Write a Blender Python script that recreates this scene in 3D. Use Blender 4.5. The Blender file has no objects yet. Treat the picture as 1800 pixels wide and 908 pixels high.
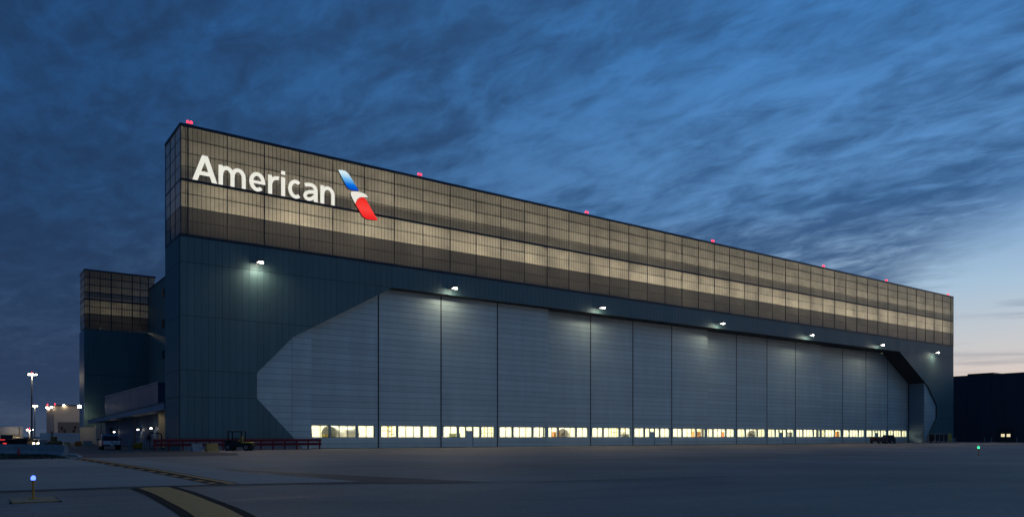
import bpy, math, random
from mathutils import Vector, Matrix
R = math.radians
random.seed(7)
scene = bpy.context.scene
col = scene.collection

# ------------------------------------------------------------------ camera
# site axes: x along the hangar front (0 = its near corner), y into the building, z up
cam_d = bpy.data.cameras.new("camera")
cam = bpy.data.objects.new("camera", cam_d)
col.objects.link(cam)
cam.location = (-18.9, -86.2, 1.5)
cam.rotation_euler = (R(90), 0, -R(35.8))
cam_d.sensor_width = 36
cam_d.lens = 26.92
cam_d.shift_y = 0.1733
cam_d.clip_start = 0.1
cam_d.clip_end = 8000
scene.camera = cam

# ------------------------------------------------------------------ exposure
scene.view_settings.view_transform = 'Standard'
scene.view_settings.look = 'None'
scene.view_settings.exposure = 0
scene.view_settings.gamma = 1
scene.cycles.use_denoising = True
scene.cycles.max_bounces = 6
scene.cycles.transparent_max_bounces = 8
scene.cycles.sample_clamp_indirect = 3

# ------------------------------------------------------------------ node helpers
class NT:
    def __init__(s, tree):
        s.t = tree; s.n = tree.nodes; s.l = tree.links
    def new(s, kind, **kw):
        n = s.n.new(kind)
        for k, v in kw.items(): setattr(n, k, v)
        return n
    def put(s, sock, v):
        if isinstance(v, bpy.types.NodeSocket): s.l.new(v, sock)
        else: sock.default_value = v
    def math(s, op, a, b=0.0, c=0.0, clamp=False):
        n = s.new('ShaderNodeMath', operation=op, use_clamp=clamp)
        s.put(n.inputs[0], a); s.put(n.inputs[1], b)
        if op in ('MULTIPLY_ADD', 'SMOOTH_MIN', 'COMPARE'): s.put(n.inputs[2], c)
        return n.outputs[0]
    def mix(s, f, a, b, blend='MIX'):
        n = s.new('ShaderNodeMix', data_type='RGBA', blend_type=blend)
        s.put(n.inputs[0], f); s.put(n.inputs[6], a); s.put(n.inputs[7], b)
        return n.outputs[2]
    def ramp(s, f, stops, interp='LINEAR'):
        n = s.new('ShaderNodeValToRGB'); n.color_ramp.interpolation = interp
        e = n.color_ramp.elements
        while len(e) < len(stops): e.new(0.5)
        for x, (p, c) in zip(e, stops):
            x.position = p; x.color = (*c, 1) if len(c) == 3 else c
        s.put(n.inputs[0], f)
        return n.outputs[0]
    def maprange(s, v, a, b, c=0.0, d=1.0, smooth=True):
        n = s.new('ShaderNodeMapRange', interpolation_type='SMOOTHSTEP' if smooth else 'LINEAR')
        s.put(n.inputs[0], v)
        for i, x in enumerate((a, b, c, d)): s.put(n.inputs[i + 1], x)
        return n.outputs[0]
    def noise(s, vec, scale, detail=4.0, rough=0.55, dist=0.0):
        n = s.new('ShaderNodeTexNoise')
        if vec is not None: s.put(n.inputs['Vector'], vec)
        n.inputs['Scale'].default_value = scale; n.inputs['Detail'].default_value = detail
        n.inputs['Roughness'].default_value = rough; n.inputs['Distortion'].default_value = dist
        return n.outputs[0]
    def mapping(s, vec, loc=(0, 0, 0), rot=(0, 0, 0), sc=(1, 1, 1)):
        n = s.new('ShaderNodeMapping'); s.put(n.inputs[0], vec)
        n.inputs[1].default_value = loc; n.inputs[2].default_value = rot; n.inputs[3].default_value = sc
        return n.outputs[0]

# ------------------------------------------------------------------ world: dusk sky under a broken cloud deck
world = bpy.data.worlds.new("World"); scene.world = world; world.use_nodes = True
w = NT(world.node_tree); w.n.clear()
tc = w.new('ShaderNodeTexCoord').outputs['Generated']
sep = w.new('ShaderNodeSeparateXYZ'); w.l.new(tc, sep.inputs[0])
dx, dy, dz = sep.outputs
el = w.math('MAXIMUM', dz, 0.0)
SUNSET = (0.985, -0.17)
hl = w.math('SQRT', w.math('ADD', w.math('MULTIPLY', dx, dx), w.math('MULTIPLY', dy, dy)))
dot = w.math('DIVIDE', w.math('ADD', w.math('MULTIPLY', dx, SUNSET[0]), w.math('MULTIPLY', dy, SUNSET[1])), w.math('MAXIMUM', hl, 0.001))
away = w.ramp(el, [(0, (.060, .086, .140)), (.06, (.042, .072, .142)), (.2, (.022, .062, .150)), (.4, (.018, .088, .250)), (.7, (.021, .086, .24)), (1, (.022, .080, .22))])
toward = w.ramp(el, [(0, (.90, .58, .45)), (.05, (.76, .60, .52)), (.10, (.58, .58, .59)), (.17, (.38, .53, .68)), (.27, (.12, .29, .57)), (.45, (.060, .225, .54)), (.7, (.035, .125, .33)), (1, (.022, .08, .22))])
azf = w.maprange(dot, -0.12, 0.92)
clear = w.mix(azf, away, toward)
# physical twilight scatter adds its own faint share
sky = w.new('ShaderNodeTexSky', sky_type='NISHITA')
sky.sun_disc = False; sky.sun_elevation = R(0.5); sky.sun_rotation = R(100); sky.air_density = 1.0; sky.dust_density = 1.0; sky.ozone_density = 3.0
clear = w.mix(0.012, clear, sky.outputs[0], 'ADD')
# cloud deck: flat layer, so features shrink towards the horizon
den = w.math('ADD', el, 0.10)
comb = w.new('ShaderNodeCombineXYZ')
w.put(comb.inputs[0], w.math('DIVIDE', dx, den)); w.put(comb.inputs[1], w.math('DIVIDE', dy, den))
P = comb.outputs[0]
st = w.mapping(w.mapping(P, rot=(0, 0, R(-12))), sc=(1.15, 0.58, 1))
big = w.noise(w.mapping(P, loc=(3.1, 1.7, 0), sc=(.95, .55, 1)), 0.9, 4, .55, .4)
mid = w.noise(st, 7.5, 5, .60, .5)
fine = w.noise(w.mapping(w.mapping(P, loc=(9, 4, 0), rot=(0, 0, R(8))), sc=(1.2, .62, 1)), 15.0, 4, .6, .4)
sumn = w.math('ADD', w.math('MULTIPLY', big, .95), w.math('ADD', w.math('MULTIPLY', mid, .80), w.math('MULTIPLY', fine, .36)))
sumn = w.math('ADD', sumn, w.maprange(el, .44, .17, 0, .20))
cl = w.maprange(sumn, 0.80, 1.38)
# the deck ends towards the sunset: a clear strip along the horizon there
gap = w.math('ADD', w.math('MULTIPLY', w.maprange(dot, .60, .97), .30), w.math('MULTIPLY', w.math('SUBTRACT', mid, .5), .11))
gapm = w.maprange(w.math('SUBTRACT', el, gap), -0.035, 0.05)
thin = w.noise(w.mapping(tc, sc=(1.2, 1.2, 16)), 3.0, 4, .55, .3)
wisps = w.math('MULTIPLY', w.maprange(thin, .54, .74), .40)
cl = w.math('MAXIMUM', w.math('MULTIPLY', cl, gapm), w.math('MULTIPLY', wisps, w.math('SUBTRACT', 1.0, gapm)))
cdark = w.mix(azf, (.015, .040, .102, 1), (.030, .090, .220, 1))
cdark = w.mix(w.maprange(el, .0, .30, 1, 0), cdark, w.mix(azf, (.024, .045, .098, 1), (.048, .088, .185, 1)))
final = w.mix(w.math('MULTIPLY', cl, .90), clear, cdark)
bg = w.new('ShaderNodeBackground'); w.put(bg.inputs[0], final); bg.inputs[1].default_value = 1.0
wo = w.new('ShaderNodeOutputWorld'); w.l.new(bg.outputs[0], wo.inputs[0])

# last glow of a sun that has just set, spread wide by the air
sd = bpy.data.lights.new("sun", 'SUN'); sd.energy = 0.03; sd.angle = R(25); sd.color = (1, .78, .62)
so = bpy.data.objects.new("sun", sd); col.objects.link(so)
so.rotation_euler = Vector((-SUNSET[0], -SUNSET[1], -0.06)).to_track_quat('-Z', 'Y').to_euler()

# ------------------------------------------------------------------ materials
MATS = {}
def mat(name):
    m = bpy.data.materials.new(name); m.use_nodes = True
    t = NT(m.node_tree); t.n.clear()
    t.out = t.new('ShaderNodeOutputMaterial')
    MATS[name] = m
    return m, t
def pbr(name, c, rough=.6, metal=0.0, var=.12, scale=3.0, rand=.0, spec=.5, bump=0.0, streak=False):
    """principled paint/metal/concrete with soft blotches, optional rain streaks and a per-object tone"""
    m, t = mat(name)
    p = t.new('ShaderNodeBsdfPrincipled')
    o = t.new('ShaderNodeTexCoord').outputs['Object']
    g = t.new('ShaderNodeNewGeometry').outputs['Position']
    n = t.noise(t.mapping(g, sc=(1, 1, .18) if streak else (1, 1, 1)), scale, 5, .6)
    f = t.maprange(n, .3, .7, 1 - var, 1 + var, False)
    if rand:
        oi = t.new('ShaderNodeObjectInfo').outputs['Random']
        f = t.math('MULTIPLY', f, t.maprange(oi, 0, 1, 1 - rand, 1 + rand, False))
    v = t.new('ShaderNodeVectorMath', operation='SCALE'); v.inputs[0].default_value = c; t.put(v.inputs['Scale'], f)
    t.put(p.inputs['Base Color'], v.outputs[0])
    t.put(p.inputs['Roughness'], t.maprange(n, .3, .7, rough * .85, min(1, rough * 1.15), False))
    p.inputs['Metallic'].default_value = metal
    p.inputs['Specular IOR Level'].default_value = spec
    if bump:
        b = t.new('ShaderNodeBump'); b.inputs['Strength'].default_value = bump; b.inputs['Distance'].default_value = .02
        t.put(b.inputs['Height'], t.noise(g, 40, 3)); t.l.new(b.outputs[0], p.inputs['Normal'])
    t.l.new(p.outputs[0], t.out.inputs[0])
    return m
def emit(name, c, s):
    m, t = mat(name)
    e = t.new('ShaderNodeEmission'); e.inputs[0].default_value = (*c, 1); e.inputs[1].default_value = s
    t.l.new(e.outputs[0], t.out.inputs[0])
    return m

M_wall = pbr('dark_teal_cladding', (.105, .185, .185), .55, .1, .14, .25, .07, streak=True)
M_wallback = pbr('cladding_shadow_gap', (.015, .02, .025), .8)
M_door = pbr('light_grey_door_panel', (.55, .66, .62), .5, .1, .08, .6, .06, streak=True)
M_doorback = pbr('door_joint', (.035, .042, .05), .7)
M_black = pbr('black_rubber', (.012, .013, .015), .7)
M_mull = pbr('dark_mullion', (.028, .042, .06), .5, .5)
M_conc = pbr('plinth_concrete', (.34, .34, .33), .85, 0, .15, 2.0, .05, .2, .2)
M_soffit = pbr('black_soffit', (.045, .05, .055), .8)
M_white = pbr('white_paint', (.75, .74, .70), .6, 0, .05, 1)
M_cream = pbr('cream_cladding', (.46, .44, .38), .6, 0, .08, .6, .04, streak=True)
M_bluecl = pbr('slate_blue_cladding', (.075, .125, .20), .55, .2, .08, .4, .05, streak=True)
M_fascia = pbr('slate_fascia', (.17, .26, .34), .5, .2, .06, .5)
M_darkbld = pbr('navy_cladding', (.05, .06, .08), .7, .1, .12, .3, .06, streak=True)
M_red = pbr('red_guard_rail', (.20, .022, .028), .55, .1, .2, 2.0)
M_yel = pbr('yellow_paint', (.62, .27, .02), .55, 0, .15, 4)
M_hiyel = pbr('lime_yellow_paint', (.55, .42, .03), .5, 0, .12, 4)
M_grey = pbr('grey_metal', (.20, .21, .22), .5, .6)
M_pole = pbr('dark_pole', (.05, .055, .06), .5, .5)
M_steel = pbr('galvanised_steel', (.42, .43, .44), .45, .8)
M_tyre = pbr('tyre_rubber', (.018, .018, .018), .9)
M_truckw = pbr('white_vehicle_paint', (.62, .63, .64), .3, 0, .05)
M_truckb = pbr('blue_vehicle_paint', (.06, .16, .34), .3, 0, .05)
M_glassd = pbr('dark_vehicle_glass', (.01, .012, .016), .12, 0, 0)
M_tank = pbr('tank_paint', (.50, .48, .44), .6, 0, .08, .3)
M_beige = pbr('beige_render', (.46, .42, .38), .8, 0, .10, .2)
M_beiged = pbr('taupe_render', (.30, .28, .27), .8, 0, .10, .2)
M_brown = pbr('ochre_machine_paint', (.30, .17, .05), .6, 0, .2, 3)
M_orange = pbr('orange_paint', (.62, .16, .03), .5)
M_cone = pbr('red_plastic', (.45, .03, .03), .5)
M_engine = pbr('nacelle_grey', (.40, .40, .37), .4, .4)
M_stand = pbr('stand_orange', (.60, .26, .08), .5)
M_boxg = pbr('tool_green', (.30, .34, .20), .6)
M_letter = emit('lit_sign_face', (.93, .92, .82), .86)
M_can = pbr('sign_return', (.03, .035, .04), .5)
M_redlamp = emit('red_beacon_lens', (1, .03, .06), 4)
M_bluelamp = emit('blue_taxiway_lens', (.085, .16, 1), 3.6)
M_greenlamp = emit('green_taxiway_lens', (.06, 1, .38), 2)
M_flood = emit('flood_lens', (1, .93, .76), 60)
M_warm = emit('sodium_lens', (1, .78, .48), 30)
M_wallpack = emit('wall_lamp_lens', (1, .92, .78), 12)
M_tail = emit('tail_lamp', (1, .05, .05), 1.2)
M_tubes = emit('lamp_tube', (1, .93, .75), 3)
M_litwin = emit('lit_window_far', (1, .85, .52), .9)

def schlick(t, f0=.04):
    lw_ = t.new('ShaderNodeLayerWeight'); lw_.inputs[0].default_value = .5
    return t.math('ADD', t.math('MULTIPLY', t.math('POWER', lw_.outputs['Facing'], 5.0), 1 - f0), f0)
# sign tail: colour runs from white to blue by height (printed face, lit from inside)
def grad_emit(name, z0, z1, stops, s):
    m, t = mat(name)
    g = t.new('ShaderNodeNewGeometry').outputs['Position']
    sp = t.new('ShaderNodeSeparateXYZ'); t.l.new(g, sp.inputs[0])
    c = t.ramp(t.maprange(sp.outputs[2], z0, z1, 0, 1, False), stops)
    e = t.new('ShaderNodeEmission'); t.put(e.inputs[0], c); e.inputs[1].default_value = s
    t.l.new(e.outputs[0], t.out.inputs[0]); return m
M_blueface = grad_emit('blue_sign_face', 31.05, 33.2, [(0, (.005, .06, .52)), (.28, (.0, .16, .72)), (.55, (.16, .50, .86)), (.85, (.70, .86, .92)), (1, (.75, .88, .92))], .95)
M_redface = grad_emit('red_sign_face', 27.9, 30.5, [(0, (.80, .012, .015)), (.45, (.95, .06, .05)), (.8, (.88, .035, .025)), (1, (.72, .012, .015))], 1.0)

# translucent cellular glazing: fine grid of cells, lit from behind by real lamps
def translucent(name, c, tr, body=(.10, .115, .12)):
    m, t = mat(name)
    o = t.new('ShaderNodeTexCoord').outputs['Object']
    sp = t.new('ShaderNodeSeparateXYZ'); t.l.new(o, sp.inputs[0])
    sx = t.math('ADD', sp.outputs[0], sp.outputs[1])
    fx = t.math('FRACT', t.math('DIVIDE', sx, .451)); fz = t.math('FRACT', t.math('DIVIDE', sp.outputs[2], .1195))
    lx = t.math('LESS_THAN', fx, .14); lz = t.math('LESS_THAN', fz, .36)
    line = t.math('MAXIMUM', lx, t.math('MULTIPLY', lz, .75))
    g = t.new('ShaderNodeNewGeometry').outputs['Position']
    n = t.noise(t.mapping(g, sc=(1, 1, 1)), .35, 4, .6)
    oi = t.new('ShaderNodeObjectInfo').outputs['Random']
    f = t.math('MULTIPLY', t.maprange(n, .3, .7, .72, 1.15, False), t.maprange(oi, 0, 1, .88, 1.08, False))
    f = t.math('MULTIPLY', f, t.math('SUBTRACT', 1.0, t.math('MULTIPLY', line, .86)))
    v = t.new('ShaderNodeVectorMath', operation='SCALE'); v.inputs[0].default_value = c; t.put(v.inputs['Scale'], f)
    a = t.new('ShaderNodeBsdfTranslucent'); t.put(a.inputs[0], v.outputs[0])
    d = t.new('ShaderNodeBsdfDiffuse'); d.inputs[0].default_value = (*body, 1)
    mx = t.new('ShaderNodeMixShader'); mx.inputs[0].default_value = tr
    t.l.new(d.outputs[0], mx.inputs[1]); t.l.new(a.outputs[0], mx.inputs[2])
    gl = t.new('ShaderNodeBsdfGlossy'); gl.inputs['Roughness'].default_value = .28
    m2 = t.new('ShaderNodeMixShader'); t.put(m2.inputs[0], t.math('MULTIPLY', schlick(t), .8))
    t.l.new(mx.outputs[0], m2.inputs[1]); t.l.new(gl.outputs[0], m2.inputs[2])
    t.l.new(m2.outputs[0], t.out.inputs[0]); return m
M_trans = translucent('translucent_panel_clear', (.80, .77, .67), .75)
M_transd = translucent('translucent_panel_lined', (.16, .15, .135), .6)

M_transs = translucent('translucent_panel_side_tone', (.7, .70, .66), .16, (.45, .52, .52))  # side copy of the same panel, paler body colour standing in for light
def glass(name, tint):
    m, t = mat(name)
    tr = t.new('ShaderNodeBsdfTransparent'); tr.inputs[0].default_value = (*tint, 1)
    gl = t.new('ShaderNodeBsdfGlossy'); gl.inputs['Roughness'].default_value = .03
    m2 = t.new('ShaderNodeMixShader'); t.put(m2.inputs[0], schlick(t))
    t.l.new(tr.outputs[0], m2.inputs[1]); t.l.new(gl.outputs[0], m2.inputs[2])
    t.l.new(m2.outputs[0], t.out.inputs[0]); return m
M_glass = glass('window_glass', (.93, .95, .92))

def pavement(name, c, joint=None, rough=.75, var=.25, spec=.3, patch=.18):
    m, t = mat(name)
    p = t.new('ShaderNodeBsdfPrincipled')
    g = t.new('ShaderNodeNewGeometry').outputs['Position']
    n1 = t.noise(g, .09, 5, .6, .3); n2 = t.noise(t.mapping(g, rot=(0, 0, R(15)), sc=(.12, 1, 1)), .8, 5, .6); n3 = t.noise(g, 9, 4, .7)
    f = t.math('MULTIPLY', t.maprange(n1, .3, .7, 1 - patch, 1 + patch, False), t.maprange(n2, .3, .7, 1 - patch, 1 + patch * .6, False))
    f = t.math('MULTIPLY', f, t.maprange(n3, .25, .75, 1 - var, 1 + var, False))
    oi = t.new('ShaderNodeObjectInfo').outputs['Random']
    f = t.math('MULTIPLY', f, t.maprange(oi, 0, 1, .93, 1.07, False))
    # rubber and oil stains
    st = t.maprange(t.noise(t.mapping(g, rot=(0, 0, R(-8)), sc=(.06, .9, 1)), .55, 3, .5, .5), .62, .74)
    f = t.math('MULTIPLY', f, t.math('SUBTRACT', 1.0, t.math('MULTIPLY', st, .35)))
    if joint:
        sp = t.new('ShaderNodeSeparateXYZ'); t.l.new(g, sp.inputs[0])
        jx = t.math('LESS_THAN', t.math('FRACT', t.math('DIVIDE', t.math('ADD', sp.outputs[0], 500), joint)), .012)
        jy = t.math('LESS_THAN', t.math('FRACT', t.math('DIVIDE', t.math('ADD', sp.outputs[1], 502), joint)), .018)
        f = t.math('MULTIPLY', f, t.math('SUBTRACT', 1.0, t.math('MULTIPLY', t.math('MAXIMUM', jx, jy), .6)))
    v = t.new('ShaderNodeVectorMath', operation='SCALE'); v.inputs[0].default_value = c; t.put(v.inputs['Scale'], f)
    t.put(p.inputs['Base Color'], v.outputs[0])
    t.put(p.inputs['Roughness'], t.maprange(n2, .3, .7, rough - .12, min(1, rough + .12), False))
    p.inputs['Specular IOR Level'].default_value = spec
    b = t.new('ShaderNodeBump'); b.inputs['Strength'].default_value = .5; b.inputs['Distance'].default_value = .01
    t.put(b.inputs['Height'], t.noise(g, 60, 3)); t.l.new(b.outputs[0], p.inputs['Normal'])
    t.l.new(p.outputs[0], t.out.inputs[0]); return m
M_ground = pavement('apron_asphalt', (.25, .185, .14), None, .70, .36, .35, .28)
M_apron = pavement('apron_concrete', (.29, .225, .175), 7.5, .72, .12)
M_slab = pavement('taxiway_concrete', (.34, .27, .215), None, .78, .2)
M_road = pavement('service_road_asphalt', (.09, .072, .06), None, .8, .25)
M_seal = pbr('joint_sealant', (.012, .012, .013), .7, 0, .1)
M_floor = pbr('hangar_floor_epoxy', (.62, .60, .54), .4, 0, .04)
M_inwall = pbr('hangar_inner_wall', (.80, .76, .62), .8, 0, .05, .3)
def lineyellow():
    m = pbr('taxiway_yellow', (.62, .235, .035), .7, 0, .35, 6.0); return m
M_line = lineyellow()
M_lineb = pbr('marking_black', (.014, .012, .012), .9, 0, .3, 4, 0, .1)
M_turf = pbr('dark_turf', (.018, .028, .012), .95, 0, .4, 3)

# ------------------------------------------------------------------ mesh helpers
class MB:
    def __init__(s): s.v = []; s.f = []; s.sm = False
    def add(s, vs, fs):
        b = len(s.v); s.v += [tuple(x) for x in vs]; s.f += [tuple(i + b for i in f) for f in fs]; return s
    def box(s, x0, x1, y0, y1, z0, z1):
        return s.add([(x0, y0, z0), (x1, y0, z0), (x1, y1, z0), (x0, y1, z0), (x0, y0, z1), (x1, y0, z1), (x1, y1, z1), (x0, y1, z1)],
                     [(0, 3, 2, 1), (4, 5, 6, 7), (0, 1, 5, 4), (1, 2, 6, 5), (2, 3, 7, 6), (3, 0, 4, 7)])
    def cbox(s, x0, x1, y0, y1, z0, z1, c=.03):
        """box with chamfered vertical and top edges"""
        def ring(z, i): 
            a, b, d, e = x0 + i, x1 - i, y0 + i, y1 - i
            return [(a + c, d, z), (b - c, d, z), (b, d + c, z), (b, e - c, z), (b - c, e, z), (a + c, e, z), (a, e - c, z), (a, d + c, z)]
        rs = [ring(z0, c * .5), ring(z0 + c, 0), ring(z1 - c, 0), ring(z1, c)]
        n = 8; vs = sum(rs, [])
        fs = [tuple(range(n))[::-1], tuple(range(3 * n, 4 * n))]
        for k in range(3):
            for i in range(n): fs.append((k * n + i, k * n + (i + 1) % n, (k + 1) * n + (i + 1) % n, (k + 1) * n + i))
        return s.add(vs, fs)
    def prism(s, poly, y0, y1):
        """poly = [(x,z)] extruded along y"""
        n = len(poly)
        ar = sum(poly[i][0] * poly[(i + 1) % n][1] - poly[(i + 1) % n][0] * poly[i][1] for i in range(n))
        if ar < 0: poly = poly[::-1]
        vs = [(x, y0, z) for x, z in poly] + [(x, y1, z) for x, z in poly]
        fs = [tuple(range(n)), tuple(range(2 * n - 1, n - 1, -1))]
        for i in range(n): j = (i + 1) % n; fs.append((i, i + n, j + n, j))
        return s.add(vs, fs)
    def sheet(s, poly, z):
        return s.add([(x, y, z) for x, y in poly], [tuple(range(len(poly)))])
    def tube(s, pts, r, n=8, cap=True):
        pts = [Vector(p) for p in pts]; rr = r if isinstance(r, (list, tuple)) else [r] * len(pts)
        vs = []
        for i, p in enumerate(pts):
            d = (pts[min(i + 1, len(pts) - 1)] - pts[max(i - 1, 0)]).normalized()
            u = d.orthogonal().normalized() if abs(d.z) > .99 else d.cross(Vector((0, 0, 1))).normalized()
            q = d.cross(u).normalized()
            for k in range(n):
                a = 2 * math.pi * k / n; vs.append(p + (u * math.cos(a) + q * math.sin(a)) * rr[i])
        fs = []
        for i in range(len(pts) - 1):
            for k in range(n): fs.append((i * n + k, i * n + (k + 1) % n, (i + 1) * n + (k + 1) % n, (i + 1) * n + k))
        if cap: fs += [tuple(range(n))[::-1], tuple(range((len(pts) - 1) * n, len(pts) * n))]
        return s.add(vs, fs)
    def lathe(s, prof, axis='z', o=(0, 0, 0), n=24):
        vs = []
        for r, h in prof:
            for k in range(n):
                a = 2 * math.pi * k / n; c, d = r * math.cos(a), r * math.sin(a)
                p = (c, d, h) if axis == 'z' else ((c, h, d) if axis == 'y' else (h, c, d))
                vs.append((p[0] + o[0], p[1] + o[1], p[2] + o[2]))
        fs = []
        for i in range(len(prof) - 1):
            for k in range(n): fs.append((i * n + k, i * n + (k + 1) % n, (i + 1) * n + (k + 1) % n, (i + 1) * n + k))
        fs.append(tuple(range(n))[::-1]); fs.append(tuple(range((len(prof) - 1) * n, len(prof) * n)))
        return s.add(vs, fs)
    flat = False
    def open(s): s.flat = True; return s
    def mesh(s, name, m):
        me = bpy.data.meshes.new(name); me.from_pydata(s.v, [], s.f); me.materials.append(m)
        import bmesh
        if not s.flat:
            b = bmesh.new(); b.from_mesh(me); bmesh.ops.recalc_face_normals(b, faces=b.faces); b.to_mesh(me); b.free()
        if s.sm:
            for p in me.polygons: p.use_smooth = True
        return me
    def smooth(s): s.sm = True; return s
    def build(s, name, m, parent=None, loc=None):
        o = bpy.data.objects.new(name, s.mesh(name, m)); col.objects.link(o)
        if loc: o.location = loc
        if parent: o.parent = parent
        return o
def inst(name, me, parent=None, loc=(0, 0, 0), rz=0):
    o = bpy.data.objects.new(name, me); col.objects.link(o); o.location = loc; o.rotation_euler.z = rz
    if parent: o.parent = parent
    return o
def tag(o, label=None, cat=None, group=None, kind=None):
    if label: o['label'] = label
    if cat: o['category'] = cat
    if group: o['group'] = group
    if kind: o['kind'] = kind
    return o
def thing(name, label, cat, loc=(0, 0, 0), rz=0, group=None):
    o = bpy.data.objects.new(name, None); col.objects.link(o); o.empty_display_size = .3
    o.location = loc; o.rotation_euler.z = rz
    return tag(o, label, cat, group)
def lamp(name, kind, power, c, parent, loc, direction=(0, 0, -1), size=None, spot=None, size_y=None, blend=.5):
    d = bpy.data.lights.new(name, kind); d.energy = power; d.color = c
    if kind == 'AREA':
        d.shape = 'RECTANGLE' if size_y else 'SQUARE'; d.size = size
        if size_y: d.size_y = size_y
    else: d.shadow_soft_size = size or .2
    if kind == 'SPOT': d.spot_size = R(spot); d.spot_blend = blend
    o = bpy.data.objects.new(name, d); col.objects.link(o); o.location = loc
    o.rotation_euler = Vector(direction).to_track_quat('-Z', 'Y').to_euler()
    if parent: o.parent = parent
    return o
def copy_tree(o, parent=None):
    c = o.copy(); col.objects.link(c); c.parent = parent
    for ch in list(o.children): copy_tree(ch, c)
    return c

# ------------------------------------------------------------------ ground
L = 172.6
tag(MB().sheet([(-3000, -3000), (3000, -3000), (3000, 3000), (-3000, 3000)], 0).build('ground', M_ground), kind='structure')
tag(MB().sheet([(-9.5, -49.5), (7, -49.5), (34, -47.5), (68, -49.5), (330, -49.5), (330, 1.2), (-3, .2), (-1.0, -26), (-9.5, -27)], .004).build('apron', M_apron), kind='structure')
tag(MB().sheet([(-12.3, -26), (-1.3, -25.6), (1.0, -17), (-.6, -7), (-.6, 7.6), (1.8, 7.6), (1.8, 110), (-14, 110), (-14, 20), (-10.5, -10)], .010).build('service_road', M_road), kind='structure')
# taxiway of cast slabs, each its own piece, over dark sealant
tx = MB().sheet([(-84, -28.3), (-9.5, -28.3), (-9.5, -49), (-4.8, -65.7), (-11.9, -62.3), (-14.6, -61.6), (-84, -58.6)], .006).build('taxiway', M_seal)
tag(tx, kind='structure')
ys = [-28.3, -36.8, -45.3, -53.6]
xs = [-84, -75, -66, -57.5, -49.5, -41.5, -34, -26.5, -19, -9.5]
for i in range(len(xs) - 1):
    for j in range(3):
        x0, x1, y1, y0 = xs[i], xs[i + 1], ys[j], ys[j + 1]
        MB().box(x0 + .03, x1 - .03, y0 + .04, y1 - .04, -.02, 0).build('slab', M_slab, tx, (0, 0, .03))
    yb0 = -58.6 - 3.0 * (xs[i] + 84) / 70; yb1 = -58.6 - 3.0 * (min(xs[i + 1], -14.6) + 84) / 70
    p = [(xs[i] + .03, -53.64), (xs[i + 1] - .03, -53.64), (min(xs[i + 1], -9.5) - .03, yb1 + .05), (xs[i] + .03, yb0 + .05)]
    if i == len(xs) - 2: p = [(xs[i] + .03, -53.64), (-9.53, -53.64), (-8.3, -63.2), (-11.9, -62.2), (-14.6, -61.5), (xs[i] + .03, yb0 + .05)]
    m = MB(); n = len(p)
    m.add([(x, y, .03) for x, y in p] + [(x, y, .008) for x, y in p], [tuple(range(n)), tuple(range(2 * n - 1, n - 1, -1))] + [(k, (k + 1) % n, (k + 1) % n + n, k + n) for k in range(n)])
    m.build('slab', M_slab, tx)
# sealed edge where the taxiway meets the older pavement
def strip(pts, w0, w1, z):
    """ribbon along pts, w0/w1 = offsets to the left of travel"""
    out = []; P_ = [Vector(p).to_2d() if len(p) == 3 else Vector(p) for p in pts]
    a, b = [], []
    for i, p in enumerate(P_):
        d = (P_[min(i + 1, len(P_) - 1)] - P_[max(i - 1, 0)]).normalized(); nrm = Vector((-d.y, d.x))
        a.append(p + nrm * w0); b.append(p + nrm * w1)
    n = len(P_); vs = [(p.x, p.y, z) for p in a + b]
    return vs, [(i, i + 1, n + i + 1, n + i) for i in range(n - 1)]
def smoothpts(pts, k=6):
    out = []
    for i in range(len(pts) - 1):
        p0, p1, p2, p3 = [Vector(pts[max(0, min(len(pts) - 1, j))]) for j in (i - 1, i, i + 1, i + 2)]
        for t in range(k):
            u = t / k; out.append(.5 * ((2 * p1) + (p2 - p0) * u + (2 * p0 - 5 * p1 + 4 * p2 - p3) * u * u + (3 * p1 - p0 - 3 * p2 + p3) * u ** 3))
    out.append(Vector(pts[-1])); return out
edge = smoothpts([(-84, -58.75), (-40, -60.3), (-18, -61.7), (-14.6, -61.85), (-11.9, -62.5), (-8.3, -63.9), (-4.8, -66.0), (-1.5, -67.2), (4, -68)])
m = MB(); m.add(*strip(edge, -.09, .06, .034)); tag(m.build('pavement_joint', M_seal), kind='structure')
# old asphalt cracks and seams
for pts, wd in (([(-17.07, -64.2), (-15.6, -64.6), (-15.1, -64.8)], .03), ([(-24, -74.5), (-17.6, -72.2), (-15.5, -71.3)], .02), ([(-13.2, -69), (-9, -71.5), (-2, -73), (9, -74)], .02),
                ([(-4.2, -66.4), (20, -66.8), (60, -66.2)], .012), ([(-2.5, -58), (40, -57.7), (110, -58.2)], .015)):
    q = [(p.x + random.uniform(-.05, .05), p.y + random.uniform(-.06, .06)) for p in smoothpts(pts, 8)]
    m = MB(); m.add(*strip(q, -wd, wd, .005)); tag(m.build('pavement_crack', M_seal), kind='structure')
# painted centre lines
near = smoothpts([(-14.35, -62.05), (-14.42, -64.5), (-14.62, -67.3), (-14.98, -71.3), (-15.9, -77), (-17.6, -84), (-21, -93)])
m = MB(); m.add(*strip(near, -.62, .62, .012)); o = m.build('centre_line_border', M_lineb); tag(o, kind='structure')
m = MB(); m.add(*strip(near, -.40, .40, .017)); o = m.build('centre_line', M_line); tag(o, kind='structure')
far = smoothpts([(-12.55, -28.6), (-12.42, -36), (-12.28, -44), (-12.2, -51), (-12.25, -57.5), (-12.3, -62.0)])
m = MB(); m.add(*strip(far, -.42, .46, .036)); tag(m.build('edge_line_border', M_lineb), kind='structure')
m = MB(); m.add(*strip(far, .13, .36, .040)); tag(m.build('edge_line', M_line), kind='structure')
for i in range(0, len(far) - 1, 2):
    m = MB(); m.add(*strip(far[i:i + 2], -.33, -.10, .040)); tag(m.build('edge_line_dash', M_line), kind='structure')
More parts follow.
